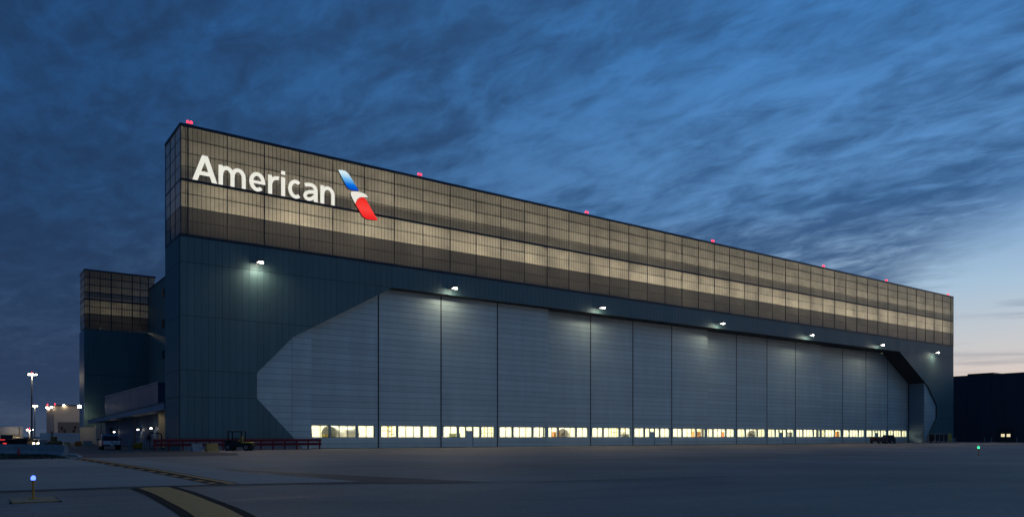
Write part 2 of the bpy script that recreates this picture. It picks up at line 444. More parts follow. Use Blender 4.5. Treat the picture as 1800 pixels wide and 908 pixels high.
m = MB(); m.sheet([(-12.9, -28.2), (-60, -28.2), (-60, 20), (-20, -3), (-16.2, -8.1), (-13.5, -11.4), (-12.9, -17.4)], .012)
tag(m.build('turf_ground', M_turf), kind='structure')
# blades of grass on the verge
m = MB()
for k in range(9000):
    x = random.uniform(-34, -12.9); y = random.uniform(-28, -14) if x > -16 else random.uniform(-28, -9)
    h = random.uniform(.05, .16); a = random.uniform(0, 6.28); c, s_ = math.cos(a) * .02, math.sin(a) * .02
    m.add([(x - c, y - s_, .01), (x + c, y + s_, .01), (x + random.uniform(-.06, .06), y + random.uniform(-.06, .06), h)], [(0, 1, 2)])
tag(m.build('grass', M_turf), 'short dark grass on the verge in front of the barriers', 'grass', kind='stuff')
m = MB(); m.add(*strip(smoothpts([(-12.1, -19.5), (-12.05, -24), (-12.45, -28.1)]), -.12, .12, .13)); m2 = MB()
cpts = smoothpts([(-12.1, -19.5), (-12.0, -24), (-12.45, -28.1)])
for i in range(len(cpts) - 1):
    a, b = cpts[i], cpts[i + 1]
    m2.add([(a.x - .13, a.y, 0), (a.x + .13, a.y, 0), (b.x + .13, b.y, 0), (b.x - .13, b.y, 0), (a.x - .11, a.y, .14), (a.x + .11, a.y, .14), (b.x + .11, b.y, .14), (b.x - .11, b.y, .14)],
           [(0, 3, 2, 1), (4, 5, 6, 7), (0, 1, 5, 4), (1, 2, 6, 5), (2, 3, 7, 6), (3, 0, 4, 7)])
tag(m2.build('kerb', M_conc), kind='structure')

# ------------------------------------------------------------------ hangar shell
H = thing('hangar', 'long dark aircraft hangar with glowing translucent upper wall', 'hangar')
ROWS = [1.25, 5.7, 8.55, 14.3, 20.0, 22.7]
UP = [(8.1, 8.6), (12.2, 12.9), (24.9, 20.0)]; LO = [(8.1, 5.7), (12.5, 1.1), (13.55, 0)]
def interp(P_, x):
    for (a, b), (c, d) in zip(P_, P_[1:]):
        if a <= x <= c: return b + (d - b) * (x - a) / (c - a)
    return None
def wall_polys(x0, x1, r0, r1):
    """pieces of the strip x0..x1, r0..r1 that are wall, not door opening (left half)"""
    if x1 <= 8.1001: return [[(x0, r0), (x1, r0), (x1, r1), (x0, r1)]]
    out = []
    xs_ = sorted(set([x0, x1] + [x for x in (8.1, 12.2, 12.5, 13.55, 24.9) if x0 < x < x1] + [x0 + (x1 - x0) * k / 6 for k in range(1, 6)]))
    lo, hi = [], []
    for x in xs_:
        u = interp(UP, x) if x >= 8.1 else 0
        if u is None: u = 20.0
        hi.append((x, min(max(u, r0), r1)))
        l = interp(LO, x) if x >= 8.1 else 99
        if l is None: l = -1
        lo.append((x, max(min(l, r1), r0)))
    if x0 < 8.1: return [[(x0, r0), (x1, r0), (x1, r1), (x0, r1)]]
    h2 = [p for p in hi]
    if any(p[1] < r1 - .02 for p in h2):
        poly = h2 + [(x1, r1), (x0, r1)]
        k = [i for i, p in enumerate(h2) if p[1] < r1 - .001]
        seg = h2[max(0, k[0] - 1):k[-1] + 2]
        out.append(seg + [(seg[-1][0], r1 + .0), (seg[0][0], r1)])
    if any(p[1] > r0 + .02 for p in lo):
        k = [i for i, p in enumerate(lo) if p[1] > r0 + .001]
        seg = lo[max(0, k[0] - 1):k[-1] + 2]
        out.append([(seg[0][0], r0), (seg[-1][0], r0)] + seg[::-1])
    return out
def clean(p):
    q = []
    for v in p:
        if not q or (abs(v[0] - q[-1][0]) + abs(v[1] - q[-1][1])) > .004: q.append(v)
    if len(q) > 1 and abs(q[0][0] - q[-1][0]) + abs(q[0][1] - q[-1][1]) < .004: q.pop()
    return q if len(q) >= 3 else None
PWD = .7235
edges = [0] + [PWD * k for k in range(1, 11)] + [7.95]
edges = [PWD * k for k in range(0, 12)]
edges[-1] = 8.1
x = 8.1
while x < 24.9: x += PWD; edges.append(min(x, 24.9))
back_l, back_r, right_run = MB(), MB(), MB()
cache = {}
for a, b in zip(edges, edges[1:]):
    for r0, r1 in zip(ROWS, ROWS[1:]):
        for p in wall_polys(a, b, r0, r1):
            pc = clean(p)
            if not pc: continue
            back_l.prism(pc, .06, .3); back_r.prism([(L - q[0], q[1]) for q in pc], .06, .3)
            cx = (a + b) / 2
            sh = []
            for px, pz in pc:      # shrink by the joint width
                nx = px + (.012 if px <= a + 1e-4 else (-.012 if px >= b - 1e-4 else 0))
                nz = pz + (.022 if abs(pz - r0) < 1e-4 else (-.022 if abs(pz - r1) < 1e-4 else 0))
                sh.append((nx, nz))
            right_run.prism([(L - q[0], q[1]) for q in sh], 0, .055)
            key = tuple((round(q[0] - a, 3), round(q[1] - r0, 3)) for q in sh)
            if key not in cache: cache[key] = MB().prism([(q[0] - a, q[1] - r0) for q in sh], 0, .055).mesh('wall_panel', M_wall)
            inst('wall_panel', cache[key], H, (a, 0, r0))
back_l.build('wall_backing', M_wallback, H); back_r.build('wall_backing', M_wallback, H)
tag(right_run.build('wall_panel_run', M_wall, H), kind='stuff')
MB().box(24.9, L - 24.9, .06, .3, 20, 22.7).build('fascia_backing', M_wallback, H)
m = MB(); x = 24.9
while x < L - 24.9 - .01:
    x2 = min(x + PWD, L - 24.9); m.box(x + .012, x2 - .012, 0, .055, 20.0, 22.68); x = x2
tag(m.build('fascia_panel_run', M_wall, H), kind='stuff')
# plinth under the cladding
for f in (lambda q: q, lambda q: L - q):
    MB().prism([(f(0), 0), (f(13.5), 0), (f(12.45), 1.14), (f(12.36), 1.21), (f(0), 1.21)], -.04, .3).build('plinth', M_conc, H)
# side wall of the front block
m = MB(); bk = MB().box(.06, .3, .3, 7.3, 0, 22.7)
for k in range(10):
    for r0, r1 in zip([0] + ROWS, ROWS): m.box(0, .055, .02 + .728 * k, .02 + .728 * (k + 1) - .02, r0 + .02, r1 - .02)
tag(m.build('side_panel_run', M_wall, H), kind='stuff'); bk.build('side_backing', M_wallback, H)
MB().box(0.3, L, 7.05, 7.3, 22.75, 34.3).build('block_rear_wall', M_cream, H)
MB().box(0.3, 12.8, 7.05, 7.3, 0, 22.5).build('block_rear_wall', M_wall, H)
MB().box(L - .3, L, .3, 7.3, 0, 22.5).build('side_wall', M_wall, H)
MB().box(L - .3, L, .3, 7.05, 22.75, 34.3).build('side_wall', M_wall, H)
MB().box(.1, L - .1, .4, 7.3, 22.5, 22.7).build('light_stop_deck', M_soffit, H)  # unseen deck added to keep hall light away from the upper glazing
MB().box(-.05, L + .05, -.05, 7.35, 34.34, 34.62).build('coping', M_mull, H)
# soffit, reveals and returns of the door opening
MB().box(24.9, L - 24.9, .3, 4.9, 20.0, 20.2).build('soffit', M_soffit, H)
MB().box(14.5, L - 12.8, 4.75, 4.9, 20.2, 22.5).build('header_wall', M_soffit, H)
for f, dp in ((lambda q: q, 1.0), (lambda q: L - q, 3.85)):
    MB().prism([(f(12.2), 12.92), (f(24.9), 20.01), (f(24.9), 20.19), (f(12.2), 13.12)], .3, dp).build('soffit', M_soffit, H)
    MB().prism([(f(14.36), 14.2), (f(24.9), 20.2), (f(24.9), 22.5), (f(14.36), 22.5)], dp - .1, dp).build('header_wall', M_soffit, H)
MB().box(14.3, 14.44, .48, 7.0, 0, 20).build('return_wall', M_soffit, H)
m = MB().box(159.32, 159.45, .48, 7.0, 0, 20); m.build('return_wall', M_wallback, H)
# fixed panels either side of the doors, rows like the doors
ZR = [0.02, .62] + [.62 + .725 * k for k in range(1, 27)] + [20.0]
for a, b in ((7.6, 14.5), (159.3, L - 7.6)): MB().box(a, b, .36, .48, 0, 20).build('fixed_panel_backing', M_doorback, H)
for r0, r1 in zip(ZR, ZR[1:]):
    for a, b in ((7.7, 12.17), (12.2, 14.5)): MB().box(0, b - a, 0, .05, .014, r1 - r0 - .014).build('fixed_panel', M_door, H, (a, .305, r0))
    MB().box(0, L - 7.7 - 159.3, 0, .05, .014, r1 - r0 - .014).build('fixed_panel', M_door, H, (159.3, .305, r0))
    MB().box(0, .05, 0, 3.4, .014, r1 - r0 - .014).build('shaded_return_panel', M_fascia, H, (159.26, .37, r0)) if r0 < 14 else None  # darker than the pale fixed panels: shade of the return put into the colour

# translucent upper wall
TZ = [22.98, 24.41, 25.83, 27.26, 28.7, 30.12, 31.55, 32.98, 34.34]
BAY = 4.06
TX = [0.06] + [.8 + BAY * k for k in range(43)]
TX = [t_ for t_ in TX if t_ < L - 1] + [L - .06]
clere = MB(); rest = {M_trans: MB(), M_transd: MB()}
tcache = {}
for i, (a, b) in enumerate(zip(TX, TX[1:])):
    for j, (r0, r1) in enumerate(zip(TZ, TZ[1:])):
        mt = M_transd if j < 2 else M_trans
        if i < 36:
            key = (round(b - a, 3), round(r1 - r0, 3), mt.name)
            if key not in tcache: tcache[key] = MB().add([(.03, 0, .02), (b - a - .03, 0, .02), (b - a - .03, 0, r1 - r0 - .02), (.03, 0, r1 - r0 - .02)], [(0, 1, 2, 3)]).open().mesh('translucent_panel', mt)
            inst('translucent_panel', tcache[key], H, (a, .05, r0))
        else:
            rest[mt].add([(a + .03, .05, r0 + .02), (b - .03, .05, r0 + .02), (b - .03, .05, r1 - .02), (a + .03, .05, r1 - .02)], [(0, 1, 2, 3)])
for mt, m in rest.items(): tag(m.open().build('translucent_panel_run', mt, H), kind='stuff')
for t_ in TX: MB().box(-.032, .032, -.03, .14, 0, 11.55).build('mullion', M_mull, H, (min(max(t_, .05), L - .05), 0, 22.75))
for j, z in enumerate(TZ[1:-1]):
    h = .14 if j == 3 else (.014 if j == 1 else .022)
    MB().box(.1, L - .1, -.03 if j == 3 else -.01, .13, z - h, z + h).build('transom', M_mull, H)
MB().box(.05, L - .05, -.05, .3, 22.7, 22.98).build('sill_beam', M_mull, H)
# the same glazing on the block's side
SY = [.05, 2.45, 4.85, 7.3]
for a, b in zip(SY, SY[1:]):
    for j, (r0, r1) in enumerate(zip(TZ, TZ[1:])):
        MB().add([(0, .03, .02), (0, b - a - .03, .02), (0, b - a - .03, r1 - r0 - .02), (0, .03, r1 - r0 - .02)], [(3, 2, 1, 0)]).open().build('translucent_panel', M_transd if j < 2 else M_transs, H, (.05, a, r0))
for a in SY[1:]: MB().box(.0, .12, a - .03, a + .03, 22.75, 34.3).build('mullion', M_mull, H)
for j, z in enumerate(TZ[1:-1]): MB().box(.01, .12, .1, 7.2, z - (.08 if j == 3 else .02), z + (.08 if j == 3 else .02)).build('transom', M_mull, H)
MB().box(-.02, .3, .3, 7.3, 22.7, 22.98).build('sill_beam', M_mull, H)
# steelwork behind the glazing that shows as shade
MB().box(.4, L - .4, .45, 1.05, 28.55, 28.72).build('catwalk', M_grey, H)
for k in range(42):
    x = .8 + BAY * k
    d = 1 if k % 2 else -1
    MB().tube([(x + 2 - 1.9 * d, 2.4, 23), (x + 2 + 1.9 * d, 2.4, 28.5)], .13, 6).build('truss_brace', M_grey, H)
# lamps behind the upper wall, shining at the glazing
for k in range(21):
    x = 4.9 + 8.12 * k
    t_ = thing('strip_lamp', 'long strip lamp glowing behind the translucent upper hangar wall', 'lamp', (x, 5.0, 22.7), 0, 'strip lamps behind the translucent wall')
    MB().box(-1.6, 1.6, .05, .25, .9, 1.15).build('housing', M_grey, t_)
    MB().box(-.05, .05, .1, .2, 0, .9).build('bracket', M_grey, t_)
    lamp('light_source', 'AREA', 330 * random.uniform(.85, 1.15), (1, .86, .64), t_, (0, -.05, 1.05), (0, -1, 1.3), 3.0, None, .3)
    MB().box(-1.6, 1.6, .05, .25, 7.6, 7.8).build('fill_housing', M_grey, t_); MB().box(-.05, .05, .26, .36, .9, 7.8).build('fill_bracket', M_grey, t_)
    lamp('light_source', 'AREA', 38 * random.uniform(.75, 1.25), (1, .88, .70), t_, (0, -.05, 7.7), (0, -1, .25), 3.0, None, .3)  # extra light added only to fill the dim top rows of glazing

# ------------------------------------------------------------------ hall behind the doors
MB().sheet([(14.6, 4.5), (159.2, 4.5), (159.2, 46), (14.6, 46)], .014).build('hall_floor', M_floor, H)
MB().box(12.8, L - 12.8, 46, 46.3, 0, 22).build('hall_rear_wall', M_inwall, H)
MB().box(12.8, 13.1, 7.3, 46, 0, 31.6).build('hall_side_wall', M_wall, H)
MB().box(L - 13.1, L - 12.8, 7.3, 46, 0, 31.6).build('hall_side_wall', M_wall, H)
MB().box(159.15, 159.25, 4.6, 45.9, .02, 22.4).build('hall_lining', M_inwall, H)
MB().box(12.8, L - 12.8, 7.3, 46.3, 22.5, 22.8).build('light_stop_ceiling', M_white, H)  # unseen opaque deck added to cut hall light off from the space above
for k in range(9):
    for y in (13, 31):
        t_ = thing('high_bay_lamp', 'square high bay lamp high in the hangar hall', 'lamp', (22 + 16.2 * k, y, 22.5), 0, 'high bay lamps in the hangar')
        MB().box(-.6, .6, -.6, .6, -1.2, -.9).box(-.03, .03, -.03, .03, -.9, 0).build('housing', M_grey, t_)
        lamp('light_source', 'AREA', 5200, (1, .94, .76), t_, (0, 0, -1.25), (0, 0, -1), 1.2)

# ------------------------------------------------------------------ hangar doors: 16 leaves on four tracks
TRK = [1.2, 2.2, 3.1, 4.0]
LW = 9.05
ZD = [.05, .62, 1.345, 2.80] + [.62 + .725 * k for k in range(4, 27)] + [19.97]
WG_PLAIN = [(.36, 2), (2.74, 3), (6.28, 2)]
PANE = 1.115
def door_windows(door):
    """list of (x0, panes) in leaf metres"""
    if door: return [(.36, 2), (2.80, 1), (5.08, 1), (6.36, 2)]
    return [(.36, 2), (2.76, 3), (6.31, 2)]
prow = {}
def rowmesh(w_, h_):
    k = (round(w_, 3), round(h_, 3))
    if k not in prow: prow[k] = MB().box(.0, w_, 0, .05, .015, h_ - .015).mesh('door_panel', M_door)
    return prow[k]
pane_me = MB().box(.03, PANE - .03, .10, .112, .05, 1.36).mesh('pane', M_glass)
for i in range(16):
    g = i // 4; pd = (i % 4 == 2)
    x0 = 14.5 + LW * i
    lab = 'pale grey hangar door leaf with a small person door among its windows' if pd else 'pale grey hangar door leaf with three groups of lit windows and no person door'
    D = thing('hangar_door', lab, 'hangar door', (x0, TRK[g], 0), 0, 'door leaves with a person door' if pd else 'plain door leaves')
    wins = door_windows(pd)
    core = MB().box(.06, LW, .05, .40, 2.80, 19.95)
    if pd:
        core.box(.06, 3.98, .05, .40, .02, 1.345).box(5.02, LW, .05, .40, .02, 1.345)
    else: core.box(.06, LW, .05, .40, .02, 1.345)
    core.build('door_frame', M_doorback, D)
    # piers in the window band
    xs_ = [.06]
    for wx, n in wins: xs_ += [wx, wx + n * PANE]
    xs_ += [LW]
    gaps = list(zip(xs_[0::2], xs_[1::2]))
    for a, b in gaps:
        if pd and a < 4.2 < b: continue
        MB().box(a, b, 0, .40, 1.35, 2.795).build('window_pier', M_door, D)
    if pd:
        MB().box(2.80 + PANE, 3.98, 0, .40, 1.35, 2.795).build('window_pier', M_door, D)
        MB().box(5.02, 5.08, 0, .40, 1.35, 2.795).build('window_pier', M_door, D)
        pdr = MB().box(4.0, 5.0, .03, .12, .04, 2.18).build('person_door', M_door, D)
        MB().box(4.86, 4.92, -.03, .03, 1.0, 1.12).build('handle', M_steel, pdr)
        MB().box(4.98, 5.02, -.01, .13, .04, 2.78).build('door_jamb', M_black, D)
        MB().box(4.0, 4.98, .02, .12, 2.19, 2.25).build('door_head', M_black, D)
        wn = MB().box(4.0, 4.98, .08, .14, 2.74, 2.795).build('transom_window', M_mull, D)
        MB().box(4.02, 4.96, .10, .112, 2.26, 2.73).build('pane', M_glass, wn)
    for z0, z1 in zip(ZD, ZD[1:]):
        if abs(z0 - 1.345) < .01: continue
        if z1 < 1.4 and pd:
            inst('door_panel', rowmesh(3.98 - .08, z1 - z0), D, (.08, 0, z0)); inst('door_panel', rowmesh(LW - .02 - 5.03, z1 - z0), D, (5.03, 0, z0))
        else: inst('door_panel', rowmesh(LW - .10, z1 - z0), D, (.08, 0, z0))
    MB().box(-.09 if i % 4 else .0, .075, -.015, .40, .02, 19.96).build('edge_seal', M_black if i % 4 else M_door, D)
    if i % 4 == 3 and i < 15: MB().box(LW - .04, LW + .05, .42, 1.3, .02, 19.9).build('track_seal', M_soffit, D)
    MB().box(.1, LW - .12, .06, .3, 0, .05).build('bottom_seal', M_black, D)
    for wx, n in wins:
        fr = MB()
        wd = n * PANE
        fr.box(0, wd, .02, .14, 0, .05).box(0, wd, .02, .14, 1.39, 1.44).box(0, .05, .02, .14, .05, 1.39).box(wd - .05, wd, .02, .14, .05, 1.39)
        for k in range(1, n): fr.box(k * PANE - .03, k * PANE + .03, .04, .14, .05, 1.39)
        wn = fr.build('window', M_mull, D, (wx, 0, 1.352))
        for k in range(n): inst('pane', pane_me, wn, (k * PANE, 0, .01))

# ------------------------------------------------------------------ things standing inside the hall
def engine(x, y, rz, label, r=1.15):
    t_ = thing('jet_engine', label, 'jet engine', (x, y, .014), rz, 'jet engines in the hangar')
    zc = 1.75
    MB().lathe([(.78 * r, -1.35), (.92 * r, -1.6), (1.02 * r, -1.5), (1.12 * r, -1.0), (1.12 * r, .3), (.95 * r, 1.3), (.7 * r, 1.8), (.6 * r, 1.8)], 'y', (0, 0, zc), 28).smooth().build('nacelle', M_engine, t_)
    m = MB()
    for k in range(18):
        a = k * math.pi / 9; c, s_ = math.cos(a), math.sin(a)
        m.add([(c * .25, -1.40, zc + s_ * .25), (c * .8 * r - s_ * .1, -1.37, zc + s_ * .8 * r + c * .1), (c * .8 * r + s_ * .08, -1.42, zc + s_ * .8 * r - c * .08)], [(0, 1, 2)])
    m.build('fan_blades', M_grey, t_)
    MB().lathe([(.28, -1.38), (.2, -1.6), (.08, -1.75), (.01, -1.8)], 'y', (0, 0, zc), 16).build('spinner', M_black, t_)
    m = MB()
    for sx in (-1, 1):
        m.box(sx * .9 - .07, sx * .9 + .07, -1.2, 1.2, .25, .4); m.box(sx * .9 - .06, sx * .9 + .06, -.9, -.7, .4, 1.25); m.box(sx * .9 - .06, sx * .9 + .06, .7, .9, .4, 1.25)
        for sy in (-1.0, 1.0): m.tube([(sx * .9 - .05, sy, .14), (sx * .9 + .05, sy, .14)], .14, 10)
    m.box(-.9, .9, -.1, .1, .27, .38).build('stand', M_stand, t_)
engine(22.3, 12.0, R(-52), 'grey jet engine on an orange stand, its fan facing the windows')
engine(25.8, 16.0, R(60), 'grey jet engine turned away behind the first door leaves')
engine(64, 14.0, R(-40), 'grey jet engine on a stand behind the second set of doors', 1.0)
engine(118, 17.0, R(-30), 'grey jet engine deep behind the third set of doors', 1.0)
def cabinet(x, y, c, label, wdt=1.2, h=1.5):
    t_ = thing('tool_cabinet', label, 'cabinet', (x, y, .014))
    MB().cbox(0, wdt, 0, .7, .12, h, .03).build('case', c, t_)
    for k in range(4): MB().box(.05, wdt - .05, -.02, -.002, .2 + k * (h - .2) / 4, .2 + (k + .85) * (h - .2) / 4).build('drawer', c, t_)
    m = MB()
    for xx in (.15, wdt - .15):
        for yy in (.12, .58): m.tube([(xx - .03, yy, .07), (xx + .03, yy, .07)], .07, 8)
    m.build('castors', M_tyre, t_)
cabs = [(16.5, 9, M_boxg, 'low green tool cabinet inside the first door leaf', 1.5, 1.9), (19.0, 7.5, M_hiyel, 'yellow tool cabinet inside the first door leaf', .9, 1.7),
        (39.5, 10, M_boxg, 'green tool cabinet inside the leaf with the nearest person door', 1.6, 1.9), (58, 9, M_stand, 'orange tool cabinet by the end of the first door set', 1.3, 2.2),
        (95, 12, M_stand, 'orange tool cabinet behind the middle doors', 1.6, 2.4), (101, 10, M_orange, 'red-orange tall tool cabinet behind the middle doors', .9, 2.3),
        (143, 12, M_stand, 'orange tall cabinet behind the last set of doors', 1.2, 2.6), (75, 11, M_grey, 'grey tool cabinet behind the second set of doors', 1.8, 1.9),
        (128, 14, M_grey, 'grey tall cabinet behind the last set of doors', 1.8, 2.4)]
for c in cabs: cabinet(*c)
def work_stand(x, y, h, label):
    t_ = thing('work_stand', label, 'work stand', (x, y, .014))
    m = MB()
    for xx in (0, 2.4):
        for yy in (0, 1.4): m.box(xx - .05, xx + .05, yy - .05, yy + .05, 0, h + 1)
    m.build('frame', M_hiyel, t_)
    MB().box(-.05, 2.45, -.05, 1.45, h - .1, h).build('platform', M_grey, t_)
    m = MB()
    for z in (h + .5, h + .95): m.box(-.04, 2.44, -.08, -.055, z, z + .06)
    m.build('rail', M_hiyel, t_)
    for k in range(6): MB().box(2.5 + .25 * (5 - k), 2.75 + .25 * (5 - k), .2, 1.2, h * (k + .3) / 6, h * (k + .6) / 6).build('step', M_grey, t_)
work_stand(33.5, 22, 2.4, 'yellow work platform in the hangar behind the second door leaf')
work_stand(52, 20, 2.1, 'yellow work platform in the hangar behind the fourth door leaf')
work_stand(84, 22, 2.3, 'yellow work platform in the middle of the hangar')
work_stand(108, 24, 2.2, 'yellow work platform beyond the middle of the hangar')
work_stand(148, 20, 2.2, 'yellow work platform at the far end of the hangar')

# ------------------------------------------------------------------ illuminated sign
S = thing('illuminated_sign', 'lit white lettering and tail emblem reading American on the upper wall', 'sign', (1.16, -.32, 28.78))
def stroke(m, pts, hw, y):
    vs, fs = strip(pts, -hw, hw, 0)
    n = len(vs) // 2
    poly = [(v[0], v[1]) for v in vs[:n]] + [(v[0], v[1]) for v in vs[n:]][::-1]
    for k in range(n - 1):
        a, b, c, d = vs[k], vs[k + 1], vs[n + k + 1], vs[n + k]
        m.prism([(a[0], a[1]), (b[0], b[1]), (c[0], c[1]), (d[0], d[1])], y, .06)
def arc(cx, cy, rx, ry, a0, a1, n=22): return [(cx + rx * math.cos(R(a0 + (a1 - a0) * k / n)), cy + ry * math.sin(R(a0 + (a1 - a0) * k / n))) for k in range(n + 1)]
HW = .21
def arch(x0, x1): 
    r = (x1 - x0) / 2
    return [(x0, 1.02)] + arc(x0 + r, 1.12, r, .78, 172, 0, 14) + [(x1, .8), (x1, 0)]
LET = []
m = MB(); m.prism([(0, 0), (.52, 0), (1.40, 2.42), (1.40, 2.76), (.98, 2.76)], 0, .06); m.prism([(1.15, 2.42), (1.15, 2.76), (1.56, 2.76), (2.54, 0), (2.0, 0)], -.003, .06); m.prism([(.55, .62), (1.98, .62), (1.85, 1.03), (.7, 1.03)], -.006, .06); LET.append((0, m))
m = MB(); m.prism([(0, 0), (.45, 0), (.45, 2.12), (0, 2.12)], 0, .06); stroke(m, arch(.26, 1.46), HW, -.003); stroke(m, arch(1.48, 2.68), HW, -.006); LET.append((2.70, m))
m = MB(); stroke(m, arc(.89, 1.05, .66, .86, 0, 312, 34), HW, 0); m.prism([(.3, .85), (1.775, .85), (1.775, 1.17), (.3, 1.17)], -.003, .06); LET.append((5.97, m))
m = MB(); m.prism([(0, 0), (.45, 0), (.45, 2.12), (0, 2.12)], 0, .06); stroke(m, [(.24, 1.0)] + arc(1.05, 1.0, .81, .90, 172, 78, 12), HW, -.003); LET.append((8.08, m))
m = MB(); m.prism([(0, 0), (.45, 0), (.45, 2.12), (0, 2.12)], 0, .06); m.prism([(0, 2.42), (.45, 2.42), (.45, 2.84), (0, 2.84)], 0, .06); LET.append((9.56, m))
m = MB(); stroke(m, arc(.89, 1.05, .66, .86, 52, 308, 30), HW, 0); LET.append((10.36, m))
m = MB(); m.prism([(1.33, 0), (1.78, 0), (1.78, 1.3), (1.33, 1.3)], 0, .06); stroke(m, [(1.555, 1.1), (1.555, 1.3)] + arc(.95, 1.3, .605, .60, 12, 108, 12) + [(.5, 1.86), (.25, 1.74)], HW, -.003)
stroke(m, [(1.5, 1.13), (1.05, 1.10), (.7, 1.03), (.42, .88), (.27, .66), (.27, .46), (.38, .29), (.58, .21), (.82, .22), (1.1, .34), (1.45, .66)], .2, -.006); LET.append((12.1, m))
m = MB(); m.prism([(0, 0), (.45, 0), (.45, 2.12), (0, 2.12)], 0, .06); stroke(m, arch(.26, 1.55), HW, -.003); LET.append((14.22, m))
for x, m in LET:
    lt = m.build('letter', M_letter, S, (x, 0, 0))
    lt2 = MB(); lt2.f = list(m.f); lt2.v = [(v[0] + .03, v[1] * .5 + .1, v[2] - .05) for v in m.v]
    lt2.build('letter_return', M_can, lt)
def emblem(name, pts, mt, lab):
    q = smoothpts(pts + [pts[0]], 4)[:-1] if False else pts
    q = [(a - 1.16, b - 28.78) for a, b in q]
    o = MB().prism(q, 0, .06).build(name, mt, S); o['label'] = lab
    MB().prism([(a - .05, b - .05) for a, b in q], .07, .2).build('emblem_return', M_can, o)
emblem('emblem_tail', [(17.6, 33.11), (18.1, 33.18), (18.42, 33.17), (18.68, 33.06), (18.9, 32.87), (19.11, 32.62), (20.22, 31.14), (19.75, 31.07), (19.4, 31.06), (19.08, 31.1), (18.86, 31.2), (18.7, 31.36), (18.58, 31.52)], M_blueface, 'blue and white tail blade of the emblem')
emblem('emblem_head', [(19.2, 30.72), (19.28, 30.84), (19.45, 30.9), (19.85, 30.97), (20.27, 30.99), (20.6, 30.97), (20.85, 30.92), (21.1, 30.82), (21.3, 30.7), (21.44, 30.55), (20.9, 30.47), (20.55, 30.42), (20.25, 30.28), (20.05, 30.1), (19.92, 29.9), (19.85, 29.72), (19.77, 29.5), (19.46, 29.98), (19.24, 30.4), (19.19, 30.56)], M_letter, 'white eagle head of the emblem')
emblem('emblem_body', [(19.80, 29.48), (19.88, 29.72), (19.97, 29.9), (20.1, 30.09), (20.3, 30.26), (20.55, 30.38), (20.9, 30.43), (21.05, 30.33), (21.2, 30.18), (22.73, 27.99), (22.1, 27.93), (21.54, 27.90), (21.2, 27.93), (20.95, 28.02), (20.75, 28.16), (20.6, 28.33)], M_redface, 'red body blade of the emblem')

# ------------------------------------------------------------------ flood lamps and beacons on the hangar
fl_proto = None
for k, (x, z) in enumerate([(8.07, 20.75), (33.2, 20.72), (59.1, 20.72), (86.7, 20.75), (112.9, 20.78), (138.4, 20.7), (162.3, 20.6)]):
    if not fl_proto:
        t_ = thing('floodlight', 'floodlight on the plain dark wall below the lit lettering', 'floodlight', (x, 0, z), 0, 'floodlights along the hangar front')
        MB().box(-.15, .15, -.04, 0, -.2, .3).build('wall_plate', M_grey, t_)
        MB().tube([(0, -.03, .05), (0, -.9, .12)], .05, 8).build('arm', M_grey, t_)
        MB().prism([(-.32, -.05), (.32, -.05), (.32, .12), (.22, .24), (-.22, .24), (-.32, .12)], -1.45, -.85).build('housing', M_pole, t_)
        MB().add([(-.27, -1.47, -.02), (.27, -1.47, -.02), (.27, -1.40, -.16), (-.27, -1.40, -.16), (-.27, -.90, -.052), (.27, -.90, -.052)], [(0, 1, 2, 3), (3, 2, 5, 4)]).build('lens', M_flood, t_)
        lamp('light_source', 'SPOT', 5200, (1, .86, .66), t_, (0, -1.2, -.14), (0, -1, -.85), .15, 96, None, .7)
        lamp('light_source', 'SPOT', 190, (1, .93, .74), t_, (0, -1.12, -.14), (0.0, -.12, -1), .15, 172, None, .45)
        fl_proto = t_
    else:
        t_ = copy_tree(fl_proto); t_.location = (x, 0, z)
        t_['label'] = 'floodlight on a short arm on the band above the hangar doors'
        if k == 6: t_['label'] = 'floodlight on the dark hangar wall past the far end of the doors'
bc = None
for x in (1.0, 28.9, 57.3, 86.0, 119.2, 142.8, 170.6):
    if not bc:
        t_ = thing('beacon', 'twin red lamp on the roof corner above the letter A', 'beacon', (x, .3, 34.62), 0, 'red obstruction lamps on the roof')
        MB().box(-.22, .22, -.05, .05, .18, .24).box(-.03, .03, -.03, .03, 0, .18).build('bracket', M_pole, t_)
        for sx in (-.17, .17): MB().lathe([(.08, .24), (.14, .28), (.14, .42), (.06, .52)], 'z', (sx, 0, 0), 10).build('lens', M_redlamp, t_)
        lamp('light_source', 'POINT', 14, (1, .05, .1), t_, (0, -.15, .32), size=.1)
        bc = t_
    else:
        t_ = copy_tree(bc); t_.location = (x, .3, 34.62)
        t_['label'] = 'twin red lamp midway along the hangar roof edge' if x < 165 else 'twin red lamp on the roof corner next to the navy building'

# ------------------------------------------------------------------ rear block and link wall of the hangar
BY = 86.4
MB().box(1.15, 14, BY + .1, BY + 7.3, 0, 22.7).build('rear_block', M_wallback, H)
m = MB()
for k in range(16):
    for r0, r1 in ((0, 13.7), (13.7, 22.66)): m.box(1.12 + .731 * k, 1.12 + .731 * (k + 1) - .02, BY, BY + .1, r0 + .03, r1 - .03)
tag(m.build('rear_panel_run', M_wall, H), kind='stuff')
m = MB()
for k in range(10): m.box(1.08, 1.14, BY + .73 * k, BY + .73 * (k + 1) - .02, .03, 22.65)
tag(m.build('rear_side_panel_run', M_fascia, H), kind='stuff')
bx_ = [1.15, 2.0, 3.95, 5.9, 7.85, 9.75, 11.3, 12.8, 14]
for a, b in zip(bx_, bx_[1:]):
    for j, (r0, r1) in enumerate(zip(TZ, TZ[1:])):
        MB().add([(.02, 0, .02), (b - a - .02, 0, .02), (b - a - .02, 0, r1 - r0 - .02), (.02, 0, r1 - r0 - .02)], [(0, 1, 2, 3)]).open().build('translucent_panel', M_transd if j < 2 else M_trans, H, (a, BY + .05, r0))
